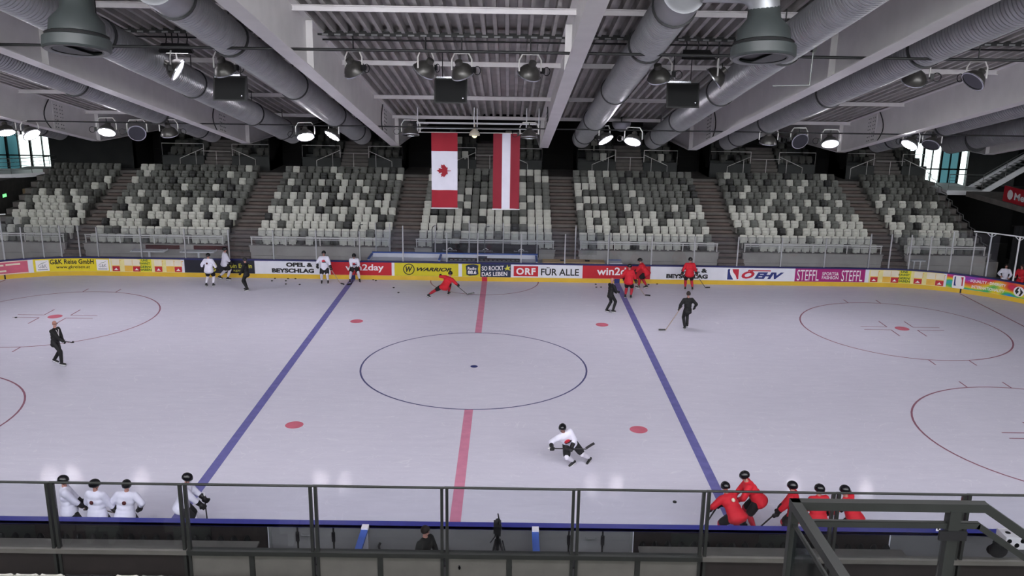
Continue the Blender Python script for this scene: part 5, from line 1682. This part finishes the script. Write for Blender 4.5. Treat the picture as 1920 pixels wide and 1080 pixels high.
def person(label, at, h, kit, hip=(0, 0, .97), lean=0, side=0, twist=0, feet=None, hands=None, head=(0, 0), stk=None, emblem=None, scale=1.0, group=None, footyaw=(0, 0), jersey=None, trousers=None, short=False):
    K = dict(KITS[kit])
    if jersey: K['jersey'] = jersey
    if trousers: K['trousers'] = trousers
    hr = math.radians(h)
    F, Rr = V((math.sin(hr), math.cos(hr), 0)), V((math.cos(hr), -math.sin(hr), 0))
    A = V((at[0], at[1], at[2] if len(at) > 2 else 0))
    def L2W(p):
        return A + (Rr * p[0] + F * p[1] + UP * p[2]) * scale
    feet = feet or ((-.13, 0, .17), (.13, 0, .17))
    hands = hands or ((-.32, .12, .88), (.32, .12, .88))
    root = thing('person', label, 'person', tuple(A), group)
    H = L2W(hip)
    la, sa = math.radians(lean), math.radians(side)
    U = (UP * math.cos(la) * math.cos(sa) + F * math.sin(la) + Rr * math.sin(sa)).normalized()
    tw = math.radians(twist)
    X = Rr * math.cos(tw) - F * math.sin(tw)
    X = (X - U * X.dot(U)).normalized()
    N = U.cross(X)                                   # chest direction
    if N.dot(F) < 0: N = -N
    Hx = (Rr - U * Rr.dot(U) * .5).normalized()
    s = scale
    C = H + U * .50 * s
    nb = C + U * .05 * s
    nd = (UP * .75 + U * .6).normalized()
    hc = nb + nd * .185 * s
    ya, pa = hr + math.radians(head[0]), math.radians(head[1])
    hf = V((math.sin(ya) * math.cos(pa), math.cos(ya) * math.cos(pa), -math.sin(pa)))
    hx = V((math.cos(ya), -math.sin(ya), 0))
    hu = hx.cross(hf)
    sh = [C - X * .185 * s - U * .02 * s, C + X * .185 * s - U * .02 * s]
    hp = [H - Hx * .095 * s, H + Hx * .095 * s]
    ft = [L2W(p) for p in feet]
    hd = [L2W(p) for p in hands]
    kn, el = [], []
    for i in (0, 1):
        fx = math.radians(footyaw[i])
        fd = F * math.cos(fx) + Rr * math.sin(fx)
        k, e = ik(hp[i], ft[i], .45 * s, .44 * s, F * 1.0 + fd * .4 + Rr * (-.15 if i == 0 else .15))
        kn.append(k); ft[i] = e
        e_, w_ = ik(sh[i], hd[i], .30 * s, .28 * s, -N * .6 - UP * .5 + X * (-.8 if i == 0 else .8))
        el.append(e_); hd[i] = w_
    # ---- body: one continuous skin
    b = MB()
    b.ell(H + U * .02 * s, (.155 * s, .105 * s, .12 * s), (Hx, N, U))
    b.ell(H + U * .2 * s, (.14 * s, .095 * s, .16 * s), (X, N, U))
    b.ell(H + U * .38 * s, (.17 * s, .11 * s, .15 * s), (X, N, U))
    b.cap(sh[0], .062 * s, sh[1], .062 * s)
    b.cap(C - U * .02 * s, .07 * s, nb + nd * .09 * s, .054 * s)
    b.ell(hc + hu * .02 * s, (.076 * s, .096 * s, .108 * s), (hx, hf, hu), 18, 13)
    b.ell(hc + hf * .032 * s - hu * .055 * s, (.05 * s, .055 * s, .06 * s), (hx, hf, hu))
    b.cap(hc + hf * .092 * s + hu * .012 * s, .010 * s, hc + hf * .108 * s - hu * .022 * s, .014 * s, 7)
    for g in (-1, 1):
        b.ell(hc + hx * g * .078 * s - hu * .002 * s, (.012 * s, .022 * s, .032 * s), (hx, hf, hu), 8, 6)
    for i in (0, 1):
        b.cap(hp[i], .082 * s, kn[i], .056 * s); b.cap(kn[i], .056 * s, ft[i], .038 * s)
        b.cap(sh[i], .056 * s, el[i], .042 * s); b.cap(el[i], .042 * s, hd[i] - (hd[i] - el[i]).normalized() * .05 * s, .030 * s)
        grip = (L2W(stk[1]) - L2W(stk[0])) if stk else (hd[i] - el[i]).cross(X) + UP * .2
        hand(b, hd[i], el[i], grip, s)
    rebuild('body', b, 'skin', root, .015 * s, 2)
    # ---- face
    for g in (-1, 1):
        e = MB(); e.ell(hc + hf * .088 * s + hx * g * .030 * s + hu * .018 * s, (.014 * s, .010 * s, .009 * s), (hx, hf, hu), 8, 6); build('eye', e, 'tblack', root, smooth=60)
    e = MB(); e.ell(hc + hf * .084 * s - hu * .062 * s, (.024 * s, .008 * s, .006 * s), (hx, hf, hu), 8, 6); build('mouth', e, 'maroon', root, smooth=60)
    # ---- jersey or jacket
    j = MB()
    q = 1.12 if K.get('helmet') else 1.0
    for t_, w, d in (((-.10, .236, .195), (-.03, .23, .185), (.06, .21, .165), (.18, .195, .15), (.32, .205, .15), (.44, .20, .135)) if K.get('helmet') else ((-.10, .205, .155), (.04, .19, .145), (.18, .185, .145), (.32, .205, .15), (.44, .20, .135))):
        j.ell(H + U * t_ * s, (w * q * s, d * q * s, .13 * s), (X if t_ > .1 else Hx, N, U))
    j.cap(sh[0], .085 * q * s, sh[1], .085 * q * s)
    j.cap(C - U * .03 * s, .1 * s, nb + nd * .01 * s, .068 * s)
    for i in (0, 1):
        j.cap(sh[i], .092 * q * s, el[i], .075 * q * s)
        w_ = hd[i] - (hd[i] - el[i]).normalized() * (.11 if K.get('gloves') else .06) * s
        if short:
            continue
        j.cap(el[i], .075 * q * s, w_, .055 * q * s)
    jo = rebuild('jersey' if K.get('helmet') else 'jacket', j, K['jersey'], root, .024 * s, 4)
    if emblem:
        for kind, side_ in emblem:
            nn = N if side_ == 'front' else -N
            c = H + U * .34 * s + nn * .158 * q * s + (X * .02 if kind == 'crest' else X * 0)
            e = MB(); e.ell(c, (.052 * s, .03 * s, .052 * s) if kind != 'crest' else (.095 * s, .03 * s, .08 * s), (X, nn, U), 12, 8)
            build('emblem', e, {'crest': 'tred', 'dot': 'maroon'}.get(kind, 'foam'), jo, smooth=60)
            if kind == 'crest':
                e = MB(); e.ell(c - U * .05 * s - X * .03 * s + nn * .008, (.13 * s, .03 * s, .035 * s), (X, nn, U), 12, 8); build('emblem_swoosh', e, 'tblack', jo, smooth=60)
    # ---- legs
    if K.get('trousers'):
        p = MB()
        p.ell(H - U * .02 * s, (.18 * s, .135 * s, .14 * s), (Hx, N, U))
        for i in (0, 1):
            p.cap(hp[i], .108 * s, kn[i], .083 * s); p.cap(kn[i], .083 * s, ft[i] + UP * .0 * s, .066 * s)
        rebuild('trousers', p, K['trousers'], root, .022 * s, 3)
    else:
        p = MB()
        p.ell(H - U * .03 * s, (.205 * s, .165 * s, .15 * s), (Hx, N, U))
        for i in (0, 1):
            p.cap(hp[i], .135 * s, hp[i] + (kn[i] - hp[i]) * .84, .12 * s)
        rebuild('hockey_pants', p, K['pants'], root, .024 * s, 3)
        for i in (0, 1):
            p = MB()
            p.cap(hp[i] + (kn[i] - hp[i]) * .85, .085 * s, kn[i], .085 * s)
            p.ell(kn[i] + (kn[i] - (hp[i] + ft[i]) / 2).normalized() * .02, (.082 * s, .082 * s, .1 * s))
            p.cap(kn[i], .08 * s, kn[i] + (ft[i] - kn[i]) * .45, .083 * s); p.cap(kn[i] + (ft[i] - kn[i]) * .45, .083 * s, ft[i] + (kn[i] - ft[i]) * .12, .056 * s)
            rebuild('sock', p, K['socks'], root, .02 * s, 3)
    # ---- skates (or shoes)
    for i in (0, 1):
        fx = math.radians(footyaw[i])
        fd = F * math.cos(fx) + Rr * math.sin(fx)
        sd = fd.cross(UP)
        a = ft[i]
        sn = (kn[i] - a).normalized()
        up = (sn * .55 + UP * .6).normalized()
        fd = (fd - up * fd.dot(up)).normalized()
        sd = fd.cross(up)
        k = MB()
        k.cap(a + sn * .10 * s, .056 * s, a - up * .03 * s, .05 * s)
        k.cap(a - up * .06 * s - fd * .05 * s, .046 * s, a - up * .07 * s + fd * .16 * s, .040 * s)
        sk = rebuild('skate' if not K.get('shoes') else 'shoe', k, 'boot', root, .016 * s, 2)
        if not K.get('shoes'):
            k = MB(); k.obox(a - up * .122 * s + fd * .05 * s, fd * .115 * s, sd * .012 * s, up * .016 * s)
            k.obox(a - up * .108 * s + fd * .12 * s, fd * .03 * s, sd * .018 * s, up * .02 * s); k.obox(a - up * .108 * s - fd * .03 * s, fd * .03 * s, sd * .018 * s, up * .02 * s)
            build('holder', k, 'holder', sk)
            k = MB(); k.obox(a - up * .15 * s + fd * .05 * s, fd * .135 * s, sd * .003 * s, up * .016 * s); build('blade', k, 'steel', sk)
    # ---- gloves
    if K.get('gloves'):
        for i in (0, 1):
            g = MB()
            grip = (L2W(stk[1]) - L2W(stk[0])) if stk else (hd[i] - el[i]).cross(X) + UP * .2
            big = 1.45 if K.get('helmet') else 1.15
            hand(g, hd[i], el[i], grip, big * s, 1.5)
            fo = (hd[i] - el[i]).normalized()
            g.cap(hd[i] - fo * .03 * s, .05 * big * .85 * s, hd[i] - fo * .13 * s, .062 * big * .8 * s)
            rebuild('glove', g, 'glove', root, .013 * s, 1)
    # ---- head gear
    hm = MB()
    hel = K.get('helmet')
    if hel or K.get('hair'):
        rx, ry, rz = ((.104, .128, .118) if hel else (.083, .104, .113))
        nu, nv = 22, 9
        vs, fs = [], []
        for i in range(nv + 1):
            for jn in range(nu):
                a = 2 * math.pi * jn / nu
                fr = max(0.0, math.cos(a)) ** 1.5
                lo = (-.42 if hel else -.55) * (1 - fr) + (.16 if hel else .42) * fr
                el_ = lo + (math.pi / 2 - lo) * i / nv
                vs.append(hc + hu * .022 * s + (hx * math.sin(a) * rx * math.cos(el_) + hf * (math.cos(a) * ry * math.cos(el_) - .004) + hu * rz * math.sin(el_)) * s)
        for i in range(nv):
            for jn in range(nu):
                j2 = (jn + 1) % nu
                fs.append((i * nu + jn, i * nu + j2, (i + 1) * nu + j2, (i + 1) * nu + jn))
        hm.add(vs, fs)
        o = build('helmet' if hel else ('cap' if K.get('brim') else 'hair'), hm, 'helm' if hel else ('black' if K.get('brim') else 'hair'), root, smooth=70)
        sm = o.modifiers.new('thick', 'SOLIDIFY')
        sm.thickness = .012 * s
        if hel:
            e = MB()
            for g in (-1, 1):
                e.tube([hc + (hx * g * .088 + hu * .0) * s, hc + (hx * g * .075 - hu * .07 + hf * .03) * s, hc + (hx * g * .02 - hu * .115 + hf * .045) * s], .006 * s, 5)
            build('chin_strap', e, 'tblack', o)
            e = MB(); e.ell(hc + hu * .085 * s + hx * .06 * s - hf * .05 * s, (.022 * s, .022 * s, .02 * s), (hx, hf, hu), 8, 6); e.ell(hc + hu * .03 * s - hf * .118 * s, (.02 * s, .012 * s, .02 * s), (hx, hf, hu), 8, 6); build('sticker', e, 'tgrey', o, smooth=60)
            e = MB()
            for g in range(9):
                a0, a1 = -1.1 + 2.2 * g / 9, -1.1 + 2.2 * (g + 1) / 9
                pts = []
                for a in (a0, a1):
                    d = hx * math.sin(a) * .108 + hf * math.cos(a) * .134
                    pts.append((hc + (d + hu * .05) * s, hc + (d * 1.01 - hu * .012) * s))
                e.add([pts[0][0], pts[1][0], pts[1][1], pts[0][1]], [(0, 1, 2, 3)])
            build('visor', e, 'smoke', o, smooth=60)
        if K.get('brim'):
            e = MB(); e.prism([(-.07, 0), (.07, 0), (.06, .07), (0, .09), (-.06, .07)], hc + (hf * .085 + hu * .055) * s, hx * s, hf * s, hu * .008 * s); build('brim', e, 'black', o)
    if kit == 'bald':
        e = MB(); e.tube([hc + (hx * .085 + hu * .02) * s, hc + (hx * .06 + hf * .10 + hu * .022) * s, hc + (hf * .115 + hu * .02) * s, hc + (-hx * .06 + hf * .10 + hu * .022) * s, hc + (-hx * .085 + hu * .02) * s], .009 * s, 6); build('glasses', e, 'black', root)
        e = MB()
        for g in (-1, 1):
            e.tube([nb + X * g * .07 * s + N * .02, C + X * g * .06 * s + N * .12 * s, H + U * .3 * s + N * .165 * s], .011 * s, 6)
        e.cap(H + U * .29 * s + N * .17 * s, .014, H + U * .25 * s + N * .172 * s, .012); build('whistle_cord', e, 'twhite', root)
    if stk:
        stick(stk[4], L2W(stk[0]), L2W(stk[1]), L2W(stk[2]), stk[3])
    return root

def along(a, b, t):
    return tuple(a[i] + (b[i] - a[i]) * t for i in range(3))

# --- coach at the left face-off circle, facing right
a_, b_ = (.02, .20, 1.02), (-.05, 1.05, .55)
person('bald person in a black tracksuit with white cord, standing by the left face-off circle', (-16.4, -.5), 100, 'bald', hip=(0, -.02, .96), lean=6, feet=((-.20, -.28, .17), (.10, .24, .17)),
       hands=((-.05, .30, 1.02), (.05, .40, .98)), head=(10, 5), stk=((.0, .32, 1.03), (.02, .75, .98), (.02, .86, 1.0), 'stickd', 'short dark stick end held by the bald coach'))
# --- white skater in the foreground, leaning to the left
person('player in white jersey skating low and leaning left in the foreground', (3.60, -8.85), 180, 'white', hip=(.36, -.05, .76), lean=32, side=24, twist=-20,
       feet=((-.27, -.22, .17), (.24, -.02, .16)), footyaw=(40, 55), hands=((.34, .42, .80), (.92, .42, .80)), head=(20, 12), emblem=[('crest', 'front')],
       stk=((1.02, .46, .79), (-.10, .46, .78), (-.34, .44, .96), 'stickd', 'dark hockey stick held level by the foreground white skater'))
# --- white players at the near left boards
G = 'white players at the near left boards'
person('player in white jersey at the left end of the near white group, looking right', (-9.47, -13.55), 62, 'white', hip=(0, 0, .99), lean=-4, feet=((-.14, -.05, .17), (.14, .08, .17)), hands=((-.12, .36, .92), (.16, .34, .98)), head=(20, 8), group=G,
       stk=((.0, .20, 1.02), (.42, 1.02, .80), (.5, 1.2, .92), 'stickl', 'pale stick held across by the leftmost near white player'))
person('player in white jersey, second of the near white group, head turned right', (-8.68, -13.74), 12, 'white', lean=2, feet=((-.15, 0, .17), (.15, .02, .17)), hands=((-.30, .22, .95), (.36, .22, .92)), head=(48, 5), emblem=[('dot', 'back')], group=G)
person('player in white jersey with hand on hip, third of the near white group', (-8.04, -13.66), -8, 'white', hip=(0, 0, .91), lean=5, side=8, feet=((-.17, 0, .17), (.15, 0, .17)), hands=((-.30, .24, .98), (.34, .02, 1.02)), head=(-14, 4), emblem=[('dot', 'back')], group=G)
person('player in white jersey at the left blue line, looking down at his stick', (-6.66, -13.25), 80, 'white', hip=(0, -.12, .95), lean=16, feet=((-.15, .0, .17), (.15, .05, .17)), hands=((-.12, .42, 1.02), (.12, .46, .86)), head=(0, 28), group=G,
       stk=((-.14, .40, 1.16), (.16, .50, .06), (.20, .78, .05), 'stickd', 'upright stick held by the near white player at the blue line'))
# --- red players at the near right boards
G = 'red players at the near right boards'
person('player in red jersey bending forward with legs apart at the right blue line', (7.02, -13.2), -18, 'red', hip=(.06, -.15, .90), lean=44, side=-8, feet=((-.33, -.02, .17), (.30, -.05, .17)), hands=((-.36, .42, .84), (-.10, .44, .90)), head=(0, 22), emblem=[('dotw', 'back')], group=G,
       stk=((-.02, .46, .98), (-.78, .32, .06), (-1.02, .42, .05), 'stickd', 'stick of the bending red player at the right blue line'))
person('tall player in red jersey leaning over behind the bending one', (7.66, -12.55), -80, 'red', hip=(0, -.22, .96), lean=38, feet=((-.14, -.18, .17), (.16, .06, .17)), hands=((-.14, .38, .92), (.16, .42, .86)), head=(-10, 26), emblem=[('dotw', 'front')], group=G)
person('player in red jersey seen side-on, third from the left of the near red group', (8.52, -13.3), -62, 'red', hip=(0, -.08, .96), lean=12, feet=((-.14, -.1, .17), (.14, .06, .17)), hands=((-.20, .36, .92), (.08, .40, .86)), head=(10, 8), group=G,
       stk=((.10, .22, 1.05), (-.42, 1.05, .06), (-.5, 1.3, .05), 'stickd', 'long stick slanting down left from the third red player'))
person('player in red jersey seen from behind between two red players', (9.10, -13.52), -10, 'red', lean=6, feet=((-.15, 0, .17), (.15, 0, .17)), hands=((-.26, .26, .98), (.24, .28, .95)), head=(-25, 4), group=G)
person('player in red jersey leaning left at the right end of the near red group', (9.88, -13.4), -35, 'red', hip=(.12, -.12, .95), lean=22, side=-16, feet=((-.10, -.05, .17), (.26, -.05, .17)), hands=((-.30, .40, .92), (.32, .34, .90)), head=(-8, 10), emblem=[('dotw', 'back')], group=G,
       stk=((.06, .30, .92), (.95, .55, .90), (1.15, .72, .98), 'stickd', 'stick pointing right from the rightmost near red player'))
# --- far group
G = 'white players by the far left boards'
person('player in white jersey with his back turned before the black advert', (-14.6, 12.0), 8, 'white', lean=4, feet=((-.20, 0, .17), (.17, .06, .17)), hands=((-.42, .10, .96), (.44, .12, .92)), head=(-5, 4), emblem=[('dot', 'back')], group=G)
person('player in white jersey gliding side-on by the far boards', (-14.25, 13.55), 62, 'white', hip=(0, 0, .98), lean=5, feet=((-.10, -.28, .24), (.12, .10, .17)), hands=((-.10, .36, .92), (.20, .34, .90)), head=(20, 6), group=G)
person('person in black tracksuit and cap facing left before the black advert', (-12.41, 11.36), -78, 'cap', lean=4, feet=((-.12, -.05, .17), (.12, .10, .17)), hands=((-.14, .30, .96), (.14, .30, 1.0)), head=(0, 12), scale=.97)
person('player in white jersey with red crest standing between white and red adverts', (-8.69, 13.1), 172, 'white', lean=3, feet=((-.17, .02, .17), (.17, -.02, .17)), hands=((-.36, .20, .92), (.34, .22, 1.02)), head=(0, 4), emblem=[('crest', 'front')], group=G,
       stk=((-.26, .22, 1.02), (-.86, .35, .06), (-1.08, .45, .05), 'stickl', 'pale stick of the white player before the far white advert'))
person('player in white jersey bending over his stick at the far left blue line', (-7.14, 13.5), 168, 'white', hip=(0, -.18, .88), lean=34, feet=((-.27, .02, .17), (.25, .02, .17)), hands=((-.12, .42, .86), (.10, .46, .74)), head=(0, 22), emblem=[('crest', 'front')], group=G,
       stk=((-.18, .38, 1.0), (.20, .62, .05), (.40, .80, .05), 'stickd', 'stick of the white player bending at the far blue line'))
person('player in red jersey in a deep lunge before the yellow advert', (-1.75, 10.7), 12, 'red', hip=(-.18, -.18, .60), lean=34, side=20, feet=((-.95, -.45, .18), (-.10, .30, .17)), footyaw=(30, 10), hands=((-.56, .34, 1.02), (.42, .22, .60)), head=(10, 10),
       stk=((.20, .20, .70), (.92, .36, .08), (1.22, .56, .14), 'stickd', 'stick of the lunging red player'))
person('grey haired person in black tracksuit standing left of the right blue line', (6.34, 8.16), 62, 'bald', hip=(0, 0, .96), lean=6, feet=((-.12, -.1, .17), (.14, .1, .17)), hands=((-.08, .36, 1.04), (.12, .40, 1.06)), head=(15, 6), scale=.96)
G = 'red players by the far right boards'
person('player in red jersey with his back turned on the far right blue line', (7.58, 10.84), 22, 'red', lean=6, feet=((-.14, 0, .17), (.15, .03, .17)), hands=((-.32, .22, .96), (.34, .28, .84)), head=(20, 10), group=G,
       stk=((.20, .24, 1.0), (.72, .80, .06), (.95, .95, .05), 'stickl', 'pale stick of the red player on the far right blue line'))
person('player in red jersey bending left behind another red player', (8.62, 13.0), -72, 'red', hip=(0, -.20, .93), lean=36, feet=((-.13, .15, .17), (.15, -.22, .17)), hands=((-.18, .42, .80), (.12, .46, .88)), head=(0, 14), group=G)
person('lone player in red jersey with his back turned before the far white advert', (11.12, 12.72), 0, 'red', lean=3, feet=((-.18, 0, .17), (.20, -.03, .17)), hands=((-.38, .10, .94), (.40, .12, .92)), head=(0, 6), group=G,
       stk=((.30, .20, 1.0), (1.02, .40, .06), (1.25, .5, .05), 'stickd', 'stick of the lone red player before the far white advert'))
person('person in black tracksuit skating away with a stick near the right blue line', (9.56, 5.4), -8, 'coach', hip=(.02, 0, .97), lean=3, feet=((-.06, .02, .17), (.10, .16, .24)), hands=((-.34, .16, .98), (.36, .10, 1.02)), head=(-6, 4),
       stk=((-.22, .10, 1.12), (-1.02, -.10, .05), (-1.32, -.08, .05), 'stickl', 'pale stick trailing left of the black clad coach'))
# --- off the ice
person('short haired person in dark jacket behind the near boards', (-.50, -15.45), 125, 'street', hip=(0, 0, .90), lean=4, feet=((-.12, 0, .09), (.12, .03, .09)), hands=((-.26, .22, .88), (.26, .22, .90)), head=(-10, 14), scale=.97)
person('person in white top standing behind the right corner glass', (28.7, 13.6), 205, 'street', hip=(0, 0, .86), lean=14, feet=((-.12, 0, .09), (.12, .03, .09)), hands=((-.20, .30, .90), (.20, .30, .95)), head=(0, 10), jersey='jw', trousers='jw', scale=.92)
person('person in red shirt behind the right corner glass at the picture edge', (29.25, 13.0), 240, 'street', hip=(0, 0, .90), lean=4, feet=((-.12, 0, .09), (.12, .03, .09)), hands=((-.12, .32, 1.05), (.14, .32, 1.02)), head=(10, 10), jersey='jr', trousers='jr', scale=.95)
